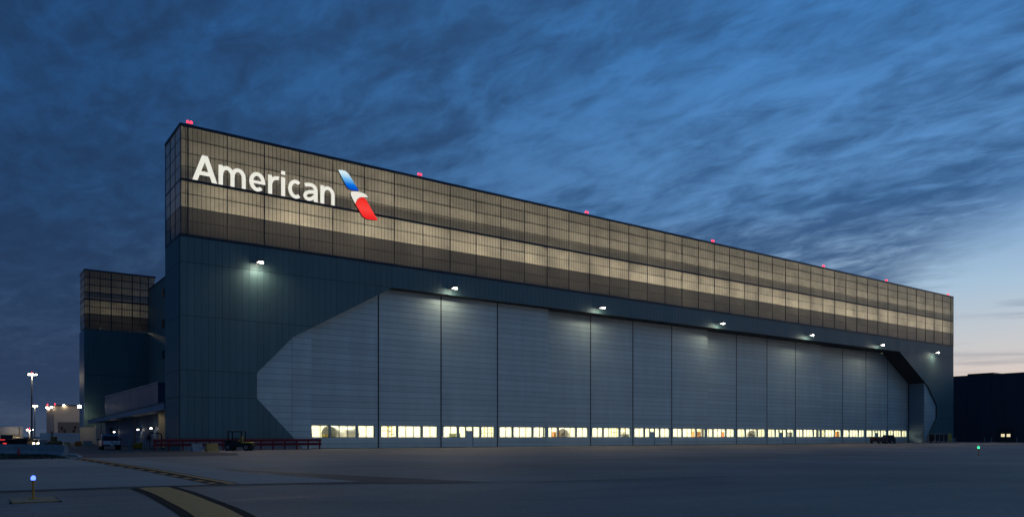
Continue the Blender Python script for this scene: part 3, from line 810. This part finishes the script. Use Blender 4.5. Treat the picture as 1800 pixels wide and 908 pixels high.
for a, b in ((BY + .05, BY + 3.6), (BY + 3.6, BY + 7.2)):
    for j, (r0, r1) in enumerate(zip(TZ, TZ[1:])):
        MB().add([(0, .03, .02), (0, b - a - .03, .02), (0, b - a - .03, r1 - r0 - .02), (0, .03, r1 - r0 - .02)], [(3, 2, 1, 0)]).open().build('translucent_panel', M_transd if j < 2 else M_trans, H, (1.2, a, r0))
for k, x in enumerate(bx_[:-1]): MB().box(-.07 if k in (1, 3, 5, 7) else -.035, .07 if k in (1, 3, 5, 7) else .035, -.04, .14, 0, 11.55).build('mullion', M_mull, H, (x + .03, BY, 22.75))
for j, z in enumerate(TZ[1:-1]):
    h = .15 if j == 3 else .05
    MB().box(1.2, 14, BY - .02, BY + .13, z - h, z + h).build('transom', M_mull, H)
    MB().box(1.12, 1.25, BY + .1, BY + 7.2, z - h, z + h).build('transom', M_mull, H)
MB().box(1.1, 14.2, BY - .05, BY + 7.35, 34.34, 34.65).build('coping', M_mull, H)
MB().box(1.4, 14, BY + 6.9, BY + 7.3, 22.8, 34.3).build('rear_block_wall', M_white, H)
for x in (4, 9.5):
    t_ = thing('strip_lamp', 'strip lamp glowing behind the translucent wall of the rear block', 'lamp', (x, BY + 4.5, 22.7), 0, 'strip lamps in the rear block')
    MB().box(-1.6, 1.6, .05, .25, .9, 1.15).build('housing', M_grey, t_); MB().box(-.05, .05, .1, .2, 0, .9).build('bracket', M_grey, t_)
    lamp('light_source', 'AREA', 42, (1, .84, .55), t_, (0, -.05, 1.05), (0, -1, 1.3), 3.0, None, .3)
MB().box(1.5, 14, BY + .5, BY + 1.05, 28.55, 28.72).build('catwalk', M_grey, H)
# link wall set back between the blocks
lw = MB().box(12.8, 13.1, 46, BY + .02, 0, 31.6).build('link_wall', M_wall, H)
MB().box(12.74, L - 12.74, 7.32, BY - .05, 31.6, 31.9).build('link_coping', M_mull, H)
for k in range(9): MB().box(12.76, 12.798, 7.5 + 8.7 * k, 7.5 + 8.7 * (k + 1) - .05, .1, 31.5).build('link_panel', M_wall, H)
for z in (28.1, 22.2, 16.3):
    for y in (70.9, 58):
        f = MB().box(12.70, 12.758, y, y + 1.7, z, z + 1.6).build('window', M_mull, H)
        MB().box(12.66, 12.698, y + .1, y + 1.6, z + .1, z + 1.5).build('pane', M_glassd, f)

# ------------------------------------------------------------------ side annex with canopy
A = thing('annex', 'low slate blue annex with a long canopy beside the hangar', 'annex')
MB().box(2.06, 12.6, 21.46, 66, 0, 8.4).build('wall', M_bluecl, A)
for k in range(31):
    MB().box(2.0, 2.055, 21.5 + 1.435 * k, 21.5 + 1.435 * (k + 1) - .02, 5.0, 8.36).build('wall_panel', M_bluecl, A)
m = MB()
for k in range(14): m.box(2.06 + .74 * k, 2.06 + .74 * (k + 1) - .02, 21.40, 21.455, .03, 4.7)
m.build('end_cladding', M_cream, A)
MB().box(1.95, 12.7, 21.36, 66.1, 8.4, 8.55).build('coping', M_fascia, A)
cv = MB()
cv.add([(-.1, 7.4, 4.5), (-.1, 71, 3.82), (-.1, 71, 4.28), (-.1, 7.4, 5.28), (2.6, 7.4, 4.6), (2.6, 71, 3.95), (2.6, 71, 4.5), (2.6, 7.4, 5.5)],
       [(0, 1, 2, 3), (4, 7, 6, 5), (0, 4, 5, 1), (3, 2, 6, 7), (0, 3, 7, 4), (1, 5, 6, 2)])
cv.build('canopy', M_fascia, A)
m = MB().add([(-.16, 7.38, 5.29), (-.16, 71.05, 4.29), (-.16, 71.05, 4.36), (-.16, 7.38, 5.40), (2.7, 7.38, 5.51), (2.7, 71.05, 4.51), (2.7, 71.05, 4.58), (2.7, 7.38, 5.62)], [(0, 1, 2, 3), (4, 7, 6, 5), (0, 4, 5, 1), (3, 2, 6, 7), (0, 3, 7, 4), (1, 5, 6, 2)])
m.build('canopy_edge', M_pole, A)
for y in (26, 40, 56): MB().box(-.02, .1, y, y + .12, 0, 4.0).build('canopy_post', M_pole, A)
dk = MB().box(1.97, 2.05, 58.5, 61.5, .03, 3.0).build('doorway', M_black, A)
MB().box(2.9, 13, 84.9, 86.3, 0, 3.6).build('link_block', M_cream, A)
MB().box(-.4, 2.2, 79.8, 80, 0, 3.2).build('screen_wall', M_cream, A)
for x_, y_, z_ in ((1.3, 19.6, 4.45), (.6, 76.5, 3.6)):
    t_ = thing('canopy_downlight', 'downlight under the canopy washing a cream wall', 'lamp', (x_, y_, z_), 0, 'downlights under the canopy')
    MB().lathe([(.16, 0), (.16, .1), (.1, .14)], 'z', (0, 0, 0), 12).build('housing', M_grey, t_)
    lamp('light_source', 'SPOT', 55, (1, .84, .58), t_, (0, 0, -.06), (0.1, .75, -1), .1, 130, None, .6)
wl = None
for y, z in ((53.6, 2.1), (33.0, 2.35), (23.8, 2.45)):
    if not wl:
        t_ = thing('wall_lamp', 'small white wall lamp on the annex under the canopy', 'lamp', (2.0, y, z), 0, 'wall lamps along the annex')
        MB().box(-.28, 0, -.2, .2, .05, .2).build('hood', M_black, t_)
        MB().box(-.5, -.28, -.10, .10, .0, .16).build('lens', M_wallpack, t_)
        lamp('light_source', 'SPOT', 22, (1, .86, .62), t_, (-.32, 0, -.05), (.25, 0, -1), .08, 120, None, .6)
        wl = t_
    else: t_ = copy_tree(wl); t_.location = (2.0, y, z)
t_ = thing('floodlight', 'glaring floodlight on the corner of the rear hangar block', 'floodlight', (1.08, 87.0, 7.2))
MB().box(-.1, 0, -.15, .15, -.2, .2).build('wall_plate', M_grey, t_)
MB().tube([(-.05, 0, 0), (-.9, -1.7, .1)], .05, 8).build('arm', M_grey, t_)
MB().box(-1.3, -.7, -2.1, -1.6, .04, .3).build('housing', M_pole, t_)
MB().box(-1.25, -.75, -2.2, -2.105, -.15, .3).build('lens', M_flood, t_)
lamp('light_source', 'SPOT', 300, (1, .88, .62), t_, (-1.0, -2.2, -.05), (-.1, .1, -1), .2, 172, None, .5)

# ------------------------------------------------------------------ guard rail
G = thing('guard_rail', 'dark red double guard rail along the foot of the hangar wall', 'guard rail', (-2.9, -1.5, 0))
def wbeam(z): 
    pr = [(0, z - .16), (-.05, z - .10), (-.05, z - .05), (0, z), (-.05, z + .05), (-.05, z + .10), (0, z + .16)]
    m = MB(); n = len(pr)
    vs = [(0, y, zz) for y, zz in pr] + [(17.9, y, zz) for y, zz in pr] + [(0, y + .03, zz) for y, zz in pr] + [(17.9, y + .03, zz) for y, zz in pr]
    fs = [(i, i + 1, n + i + 1, n + i) for i in range(n - 1)] + [(2 * n + i, 3 * n + i, 3 * n + i + 1, 2 * n + i + 1) for i in range(n - 1)]
    fs += [(0, n, 3 * n, 2 * n), (n - 1, 3 * n - 1, 4 * n - 1, 2 * n - 1)]
    return m.add(vs, fs)
wbeam(1.05).build('beam', M_red, G); wbeam(.62).build('beam', M_red, G)
for k in range(14): MB().cbox(-.08, .08, .035, .2, 0, 1.2, .02).build('post', M_red, G, (.15 + 1.353 * k, 0, 0))

# ------------------------------------------------------------------ vehicles
def wheel(parent, x, y, r, wd):
    o = MB().lathe([(r * .55, -wd / 2), (r * .92, -wd / 2), (r, -wd * .32), (r, wd * .32), (r * .92, wd / 2), (r * .55, wd / 2)], 'y', (0, 0, 0), 20).build('wheel', M_tyre, parent, (x, y, r))
    MB().lathe([(.02, -wd / 2 - .01), (r * .52, -wd / 2 - .015), (r * .52, wd / 2 + .015), (.02, wd / 2 + .01)], 'y', (0, 0, 0), 14).build('rim', M_grey, o)
# tow tractor with open cab
T = thing('tow_tractor', 'black and yellow tow tractor with open cab beside the red guard rail', 'tractor', (4.6, -5.4, 0), R(146))
MB().cbox(-1.35, 1.35, -.72, .72, .38, .80, .06).build('chassis', M_black, T)
MB().cbox(.55, 1.4, -.6, .6, .80, 1.12, .08).build('hood', M_black, T)
MB().cbox(-1.36, -.35, -.74, .74, .80, .90, .03).build('deck', M_hiyel, T)
MB().box(-1.5, -1.36, -.7, .7, .42, .68).build('bumper', M_black, T)
MB().cbox(-.32, .5, -.7, .7, .80, .95, .03).build('cab_floor', M_black, T)
m = MB()
for x_ in (-.40, .95):
    for y_ in (-.66, .66): MB().box(x_ - .05, x_ + .05, y_ - .05, y_ + .05, .9, 1.93).build('cab_post', M_black, T)
MB().cbox(-.48, 1.03, -.74, .74, 1.93, 2.03, .03).build('roof', M_black, T)
MB().cbox(-.26, .05, -.3, .3, .95, 1.12, .03).cbox(-.27, -.17, -.3, .3, 1.12, 1.55, .03).build('seat', M_hiyel, T)
MB().tube([(.50, -.05, 1.05), (.28, -.05, 1.32)], .03, 6).lathe([(.16, 1.31), (.19, 1.325), (.16, 1.34)], 'z', (.26, -.05, 0), 14).build('steering_wheel', M_black, T)
MB().lathe([(.06, 2.08), (.06, 2.18), (.02, 2.22)], 'z', (.1, 0, -.05), 10).build('beacon_lamp', M_brown, T)
for y_ in (-.6, -.42, .42, .6): MB().box(-1.52, -1.502, y_ - .06, y_ + .06, .56, .66).build('tail_light', M_cone, T)
for x_ in (-.9, .95):
    for y_ in (-.68, .68): wheel(T, x_, y_, .36, .24)
# pickup truck seen from behind
K = thing('pickup_truck', 'white and blue pickup truck parked by the annex, tailgate showing', 'pickup truck', (-5.3, 9.6, 0), R(86))
m = MB()
side = [(-2.7, .45), (-2.72, .98), (-.75, 1.0), (-.55, 1.02), (.85, 1.02), (1.3, 1.0), (2.55, .88), (2.7, .6), (2.65, .42)]
m.prism(side, -.93, .93).build('body', M_truckb, K)
MB().prism([(-.72, 1.01), (-.55, 1.66), (.35, 1.70), (1.0, 1.01)], -.80, .80).build('cab', M_truckb, K)
MB().prism([(-.70, 1.08), (-.60, 1.56), (-.63, 1.56), (-.74, 1.08)], -.66, .66).build('rear_window', M_glassd, K)
for y_ in (-.815, .80): MB().prism([(-.5, 1.08), (-.4, 1.56), (.3, 1.6), (.75, 1.08)], y_, y_ + .015).build('side_window', M_glassd, K)
tg = MB().box(-2.78, -2.725, -.82, .82, .60, 1.0).build('tailgate', M_truckw, K)
MB().box(-2.80, -2.782, -.12, .12, .84, .92).build('handle', M_black, tg)
m = MB()
for k in range(7): m.box(-2.79, -2.782, -.62 + .09 * k, -.56 + .09 * k, .70, .78)
m.build('lettering', M_black, tg)
MB().cbox(-2.92, -2.73, -.9, .9, .42, .58, .03).build('rear_bumper', M_black, K)
MB().box(-2.94, -2.921, -.16, .16, .44, .55).build('number_plate', M_truckw, K)
for y_ in (-.88, .88): MB().box(-2.775, -2.725, y_ - .05, y_ + .05, .64, .97).build('tail_light', M_cone, K)
for y_ in (-1.1, 1.1): MB().cbox(.55, .75, y_ - .1, y_ + .1, 1.05, 1.25, .02).build('mirror', M_black, K)
MB().box(-1.7, -.72, -.75, .75, 1.02, 1.42).build('toolbox', M_black, K)
for x_ in (-1.75, 1.75):
    for y_ in (-.82, .82): wheel(K, x_, y_, .38, .24)

# ------------------------------------------------------------------ yard furniture by the annex
def jersey(name, label, loc, rz, ln, h, mt, group=None, wd=.6):
    o = thing(name, label, 'barrier', loc, rz, group) if False else None
    w2 = wd / 2; pr = [(-w2, 0), (w2, 0), (w2, .08), (w2 * .6, .30 * h / .81), (w2 * .32, h), (-w2 * .32, h), (-w2 * .6, .30 * h / .81), (-w2, .08)]
    m = MB().prism(pr, 0, ln); o = m.build(name, mt, None, loc); o.rotation_euler.z = rz
    return tag(o, label, 'barrier', group)
jersey('concrete_barrier', 'grey concrete barrier block standing beside a yellow one', (-.85, -8.6, 0), R(-75), 1.05, .78, M_conc, None, .55)
jersey('concrete_barrier', 'yellow painted concrete barrier block near the tow tractor', (.35, -9.2, 0), R(-75), 1.15, .80, pbr('worn_yellow_concrete', (.42, .26, .07), .8, 0, .25, 3), None, .6)
pts = [(-24, -2.2), (-20.6, -4.6), (-17.6, -6.9), (-14.9, -9.2), (-13.4, -12.2), (-12.8, -15.8), (-12.45, -20.5)]
jl = ['pale concrete jersey barrier in the row behind the grass verge'] * 4 + ['concrete jersey barrier next to the last one, behind the red cone', 'last concrete jersey barrier of the row, its end profile by the kerb']
for (a, b), jlab in zip(zip(pts, pts[1:]), jl):
    d = Vector(b) - Vector(a)
    jersey('jersey_barrier', jlab, (a[0], a[1], 0), math.atan2(d.y, d.x) - R(90), d.length - .06, .82, M_conc, 'jersey barriers along the verge', .62)
c_ = thing('traffic_cone', 'red traffic cone on the grass in front of the jersey barriers', 'traffic cone', (-15.2, -15.8, .012))
MB().box(-.18, .18, -.18, .18, 0, .04).build('base', M_black, c_); MB().lathe([(.14, .04), (.03, .68), (.02, .70)], 'z', n=16).build('cone', M_cone, c_)
for k, (x_, y_) in enumerate([(-3.1, 10.9), (-1.78, 9.95), (-1.55, 9.8), (-1.3, 9.62), (-.72, 9.19), (-.2, 8.8)]):
    m = MB().lathe([(.075, 0), (.075, 1.05), (.05, 1.11), (.01, 1.13)], 'z', n=12); o = m.build('bollard', M_cream, None, (x_, y_, .01))
    tag(o, 'pale round bollard guarding the pipework beside the hangar corner', 'bollard', 'bollards at the hangar corner')
b_ = thing('waste_skip', 'small yellow tipping skip between the bollards', 'skip', (-2.3, 10.3, 0), R(10))
MB().add([(-.38, -.35, .12), (.34, -.35, .12), (.34, .35, .12), (-.38, .35, .12), (-.5, -.4, .62), (.42, -.4, .80), (.42, .4, .80), (-.5, .4, .62)], [(0, 3, 2, 1), (0, 1, 5, 4), (1, 2, 6, 5), (2, 3, 7, 6), (3, 0, 4, 7), (4, 5, 6, 7)]).build('body', M_yel, b_)
MB().box(-.35, -.2, -.3, .3, 0, .12).box(.15, .3, -.3, .3, 0, .12).build('skids', M_black, b_)
p_ = thing('pipe_loop', 'black bent standpipe rising and returning to the ground', 'pipe', (-1.25, 9.7, 0))
MB().tube([(0, 0, 0), (0, 0, 1.75), (.08, -.06, 1.88), (.3, -.22, 1.9), (.9, -.65, 1.86), (1.12, -.81, 1.76), (1.18, -.86, 1.6), (1.2, -.87, 0)], .07, 10).smooth().build('pipe', M_black, p_)
MB().lathe([(.13, 0), (.13, .06)], 'z', n=12).build('flange', M_grey, p_)
MB().box(-.22, .18, -.1, .1, .9, 1.5).build('valve_box', M_black, p_); MB().lathe([(.16, 1.75), (.16, 1.80)], 'z', (0, 0, 0), 12).build('valve_wheel', M_cone, p_)
t_ = thing('hose_reel', 'steel reel table on legs under the annex wall lamp', 'stand', (.6, 26.0, 0))
for x_ in (-.45, .45):
    for y_ in (-.3, .3): MB().box(x_ - .03, x_ + .03, y_ - .03, y_ + .03, 0, 1.4).build('leg', M_grey, t_)
MB().box(-.55, .55, -.4, .4, 1.4, 1.46).build('top', M_steel, t_)
for (x_, y_, sx, h_, mt, lab) in [(-4.8, 46, .9, .7, M_orange, 'orange crate on the ground beyond the pickup truck'), (-3.6, 46.5, 1.2, .8, M_cream, 'cream crate on the ground beyond the pickup truck'), (-6.4, 44, .8, .6, M_boxg, 'green crate on the ground beyond the pickup truck')]:
    t_ = thing('crate', lab, 'crate', (x_, y_, .01))
    for k in range(4): MB().box(0, sx, 0, .04, .02 + k * h_ / 4, .02 + (k + .85) * h_ / 4).build('slat', mt, t_)
    MB().box(.02, sx - .02, .045, sx * .8, .02, h_ - .02).build('body', mt, t_)

# ------------------------------------------------------------------ taxiway lamps
b_ = thing('taxiway_light', 'blue taxiway edge lamp on a thin yellow post', 'taxiway light', (-17.5, -65.05, 0))
MB().sheet([(-.42, .22), (-.38, -1.22), (.38, -1.30), (.46, .68)], .012)
pd_ = MB().prism([(-.45, 0), (.45, 0), (.45, .03), (-.45, .03)], -.9, .55).build('pad', pbr('tan_pad', (.40, .22, .09), .85, 0, .3, 5, bump=.4), b_)
MB().box(.46, .50, -.9, .56, .0, .02).box(-.5, -.46, -.9, -.5, .0, .02).build('pad_joint', M_seal, b_)
MB().lathe([(.10, .03), (.10, .05), (.05, .06), (.024, .07), (.024, .42), (.042, .43), (.042, .47)], 'z', n=12).build('post', M_yel, b_)
MB().lathe([(.042, .47), (.05, .49), (.05, .54), (.034, .57), (.01, .58)], 'z', n=14).build('lens', M_bluelamp, b_)
lamp('light_source', 'POINT', 1.2, (.15, .35, 1), b_, (0, 0, .66), size=.05)
b_ = thing('taxiway_light', 'small green taxiway lamp on the right of the apron', 'taxiway light', (45.9, -58.9, 0))
MB().lathe([(.12, 0), (.10, .04), (.03, .05), (.03, .52), (.05, .53)], 'z', n=12).build('post', M_yel, b_)
MB().lathe([(.05, .53), (.075, .56), (.075, .66), (.03, .71)], 'z', n=12).build('lens', M_greenlamp, b_)

# ------------------------------------------------------------------ far left background
def mast(x, y, h, label, heads):
    t_ = thing('light_mast', label, 'light mast', (x, y, 0), R(36))
    MB().tube([(0, 0, 0), (0, 0, h)], [.28, .14], 10).build('pole', M_pole, t_)
    MB().box(-1.3, 1.3, -.08, .08, h - .1, h + .1).build('crossarm', M_pole, t_)
    for k in range(heads):
        xx = -1.1 + 2.2 * k / max(1, heads - 1)
        hd = MB().box(xx - .34, xx + .34, -.3, .3, h + .1, h + .45).build('lamp_head', M_pole, t_)
        MB().add([(xx - .3, -.31, h + .1), (xx + .3, -.31, h + .1), (xx + .3, -.34, h + .4), (xx - .3, -.34, h + .4)], [(0, 1, 2, 3)]).build('lens', M_warm, hd)
    lamp('light_source', 'POINT', 5500, (1, .82, .56), t_, (0, -.8, h - .2), size=.4)
    MB().lathe([(.12, h + .5), (.12, h + .8), (.02, h + .95)], 'z', n=8).build('red_marker', M_redlamp, t_)
mast(-2.1, 173, 19.0, 'tall light mast beyond the jersey barriers', 3)
mast(11.3, 360.5, 16.2, 'middle light mast farther off, beside the beige building', 4)
mast(2.1, 250, 3.7, 'short lamp post standing beside the storage tank', 2)
t_ = thing('storage_tank', 'round pale storage tank with a low domed roof', 'tank', (-3.55, 272.6, 0))
MB().lathe([(5.1, 0), (5.1, 4.9), (5.0, 5.0)], 'z', n=48).smooth().build('shell', M_tank, t_)
MB().lathe([(5.15, 5.0), (4.4, 5.3), (3, 5.6), (1.4, 5.75), (.1, 5.8)], 'z', n=48).smooth().build('roof', M_tank, t_)
MB().tube([(3.6, -3.9, 0), (3.6, -3.9, 5.1)], .14, 8).build('riser_pipe', M_brown, t_)
B = thing('beige_building', 'beige flat-roofed building with a tall dark opening far behind the barriers', 'building', (6.1, 204, 0), R(-35.8))
MB().box(0, 34, 0, 20, 0, 11.3).build('wall', M_beige, B)
MB().add([(-.02, -.02, 0), (-4.3, 3.0, 0), (-4.3, 20, 0), (-.02, 20, 0), (-.02, -.02, 11.3), (-4.3, 3.0, 11.3), (-4.3, 20, 11.3), (-.02, 20, 11.3)], [(0, 4, 5, 1), (1, 5, 6, 2), (2, 6, 7, 3), (4, 7, 6, 5)]).build('side_wall', M_beiged, B)
MB().box(-.1, 34.1, -.15, 20, 11.3, 11.7).build('parapet', M_pole, B)
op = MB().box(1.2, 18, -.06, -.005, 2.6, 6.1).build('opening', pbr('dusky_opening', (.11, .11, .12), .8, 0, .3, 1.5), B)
for a, z_ in ((2.2, 3.6), (3.1, 2.7), (6.6, 3.9), (6.1, 2.7), (8.4, 4.0)): MB().cbox(a, a + .7, -.25, -.08, z_, z_ + .9, .1).build('hanging_cover', M_black, op)
for x_, y_, z_ in ((-3.0, 2.0, 10.6), (-3.9, 2.6, 10.9), (-.6, -.35, 10.9), (3.4, -.35, 11.5)):
    MB().box(x_ - .25, x_ + .25, y_ - .25, y_, z_ - .2, z_ + .2).build('roof_lamp', M_warm, B)
for x_, y_ in ((-4.0, 3.0), (.2, .1)): MB().lathe([(.18, 11.7), (.18, 12.1), (.05, 12.2)], 'z', (x_, y_, 0), 8).build('red_marker', M_redlamp, B)
WW = thing('blast_fence', 'low white fence of horizontal boards in front of the beige building', 'fence', (-4.47, 113, 0), R(-35.8))
for k in range(6): MB().box(0, 12, 0, .06, .05 + k * .36, .05 + k * .36 + .33).build('board', M_white, WW)
for k in range(5): MB().box(.1 + 2.9 * k, .22 + 2.9 * k, .065, .16, 0, 2.2).build('post', M_grey, WW)
t_ = thing('covered_cart', 'dark low covered cart parked behind the jersey barriers', 'cart', (-13.4, 39.3, 0), R(-35.8))
MB().prism([(0, .3), (2.4, .3), (2.4, 1.25), (1.9, 1.22), (.5, 1.08), (0, 1.0)], 0, 1.4).build('cover', M_black, t_)
MB().box(.05, 2.35, .05, 1.35, .22, .3).build('bed', M_pole, t_)
for x_ in (.4, 2.0):
    for y_ in (.15, 1.25): wheel(t_, x_, y_, .22, .14)
t_ = thing('compact_loader', 'ochre compact loader with a raised mast behind the jersey barriers', 'loader', (-9.5, 35.4, 0), R(-35.8))
MB().cbox(.3, 1.75, 0, 1.1, .35, .85, .06).build('body', M_brown, t_)
MB().cbox(.55, 1.15, .15, .95, .85, 1.45, .06).build('cab', M_brown, t_)
MB().box(.6, .75, .4, .55, 1.45, 2.05).box(.45, .95, .35, .6, 2.05, 2.12).build('mast', M_brown, t_)
MB().prism([(-.1, .12), (.28, .25), (.28, .6), (-.2, .45)], .05, 1.05).build('bucket', M_pole, t_)
for x_ in (.55, 1.45):
    for y_ in (.05, 1.05): wheel(t_, x_, y_, .30, .2)
t_ = thing('lit_van', 'small white service van with bright lamps behind the barriers', 'van', (-10.7, 39.4, 0), R(-35.8))
MB().prism([(0, .25), (1.0, .25), (1.0, 1.0), (.15, 1.0), (0, .7)], 0, 2.0).build('body', M_truckw, t_)
for x_ in (.2, .8): MB().box(x_ - .1, x_ + .1, -.03, -.005, .42, .6).build('headlight', M_warm, t_)
MB().box(.15, .85, -.02, -.005, .68, .93).build('windscreen', M_glassd, t_)
for x_ in (.15, .85):
    for y_ in (.4, 1.6): wheel(t_, x_, y_, .22, .14)
t_ = thing('work_lamp', 'bright work lamp on a short pole beside the dark cart', 'lamp', (-10.9, 41.1, 0), R(-35.8))
MB().tube([(0, 0, 0), (0, 0, .95)], .04, 8).build('pole', M_pole, t_); MB().cbox(-.18, .18, -.12, .12, .95, 1.2, .03).build('head', M_warm, t_)
lamp('light_source', 'POINT', 60, (1, .75, .42), t_, (0, -.3, 1.1), size=.1)
t_ = thing('tail_lit_truck', 'dark truck seen from behind with glowing red tail lamps', 'truck', (-14.5, 38.8, 0), R(-35.8))
MB().cbox(-1.2, .9, 0, 3.5, .35, 1.15, .08).cbox(-1.0, .7, 1.6, 3.2, 1.15, 1.7, .08).build('body', M_pole, t_)
for x_ in (-.9, .45): MB().box(x_, x_ + .5, -.03, -.005, .46, .58).build('tail_light', M_tail, t_)
MB().box(-.8, .7, -.03, -.005, .98, 1.06).build('brake_strip', M_tail, t_)
for x_ in (-.95, .65):
    for y_ in (.6, 2.8): wheel(t_, x_, y_, .32, .2)

# ------------------------------------------------------------------ far right
N = thing('navy_building', 'unlit navy building beyond the far end of the hangar', 'building', (197.6, 0, 0))
MB().box(.1, 60, -70, 60, 0, 17.4).build('wall', M_darkbld, N)
for k in range(43): MB().box(.02, .1, -70 + 3 * k, -70 + 3 * k + 2.95, .05, 17.35).build('wall_panel', M_darkbld, N)
MB().box(-.05, 60, -70, 60, 17.4, 17.55).build('parapet', M_pole, N)
MB().box(.2, 20, 1.6, 7.8, 17.55, 17.95).build('roof_upstand', M_pole, N)
d_ = MB().box(-.08, .015, -3.3, .55, .03, 3.55).build('double_door', M_pole, N)
for y_ in (-2.5, -1.2): MB().box(-.12, -.085, y_, y_ + .82, 1.35, 2.08).build('lit_window', M_litwin, d_)
for k, y_ in enumerate((-4.4, 1.4, 3.0, -6.5)):
    o = MB().lathe([(.12, 0), (.12, 1.15), (.04, 1.22)], 'z', n=10).build('bollard', M_conc, None, (196.4, y_, .01)); tag(o, 'grey bollard by the double door of the navy building', 'bollard', 'bollards at the navy building')
U = thing('baggage_tractor', 'dark baggage tractor parked in front of the far lit windows', 'tractor', (131.2, -3.2, 0), R(0))
MB().cbox(0, 4.4, -.8, .8, .4, 1.35, .12).build('body', pbr('maroon_paint', (.06, .02, .025), .5), U)
MB().cbox(4.45, 7.4, -.8, .8, .4, 1.15, .12).cbox(4.9, 6.9, -.75, .75, 1.15, 1.75, .08).build('cab', M_black, U)
for x_ in (.8, 3.4, 5.2, 6.8):
    for y_ in (-.75, .75): wheel(U, x_, y_, .42, .28)
C = thing('cage_cart', 'wire cage cart with a yellow end panel by the far hangar corner', 'cart', (157.3, -3.0, 0))
m = MB()
for x_ in (0, 2, 4, 6): m.box(x_ - .06, x_ + .06, -.06, .06, .3, 2.1).box(x_ - .06, x_ + .06, 1.4, 1.52, .3, 2.1)
for z_ in (.3, 2.04): m.box(.06, 5.94, -.04, .04, z_, z_ + .08)
m.build('frame', M_conc, C)
MB().box(.1, 5.9, .1, 1.35, .4, 1.9).build('load', M_black, C)
MB().box(6.1, 7.5, -.06, .1, .3, 2.15).build('end_panel', M_hiyel, C)
for x_ in (.8, 5.2):
    for y_ in (.1, 1.3): wheel(C, x_, y_, .2, .15)
for x_ in (153.5, 166.5, 168.5):
    o = MB().lathe([(.11, 0), (.11, 1.1), (.03, 1.18)], 'z', n=10).build('bollard', M_conc, None, (x_, -2.2, .01)); tag(o, 'grey bollard near the cage cart at the far hangar corner', 'bollard', 'bollards at the far hangar corner')
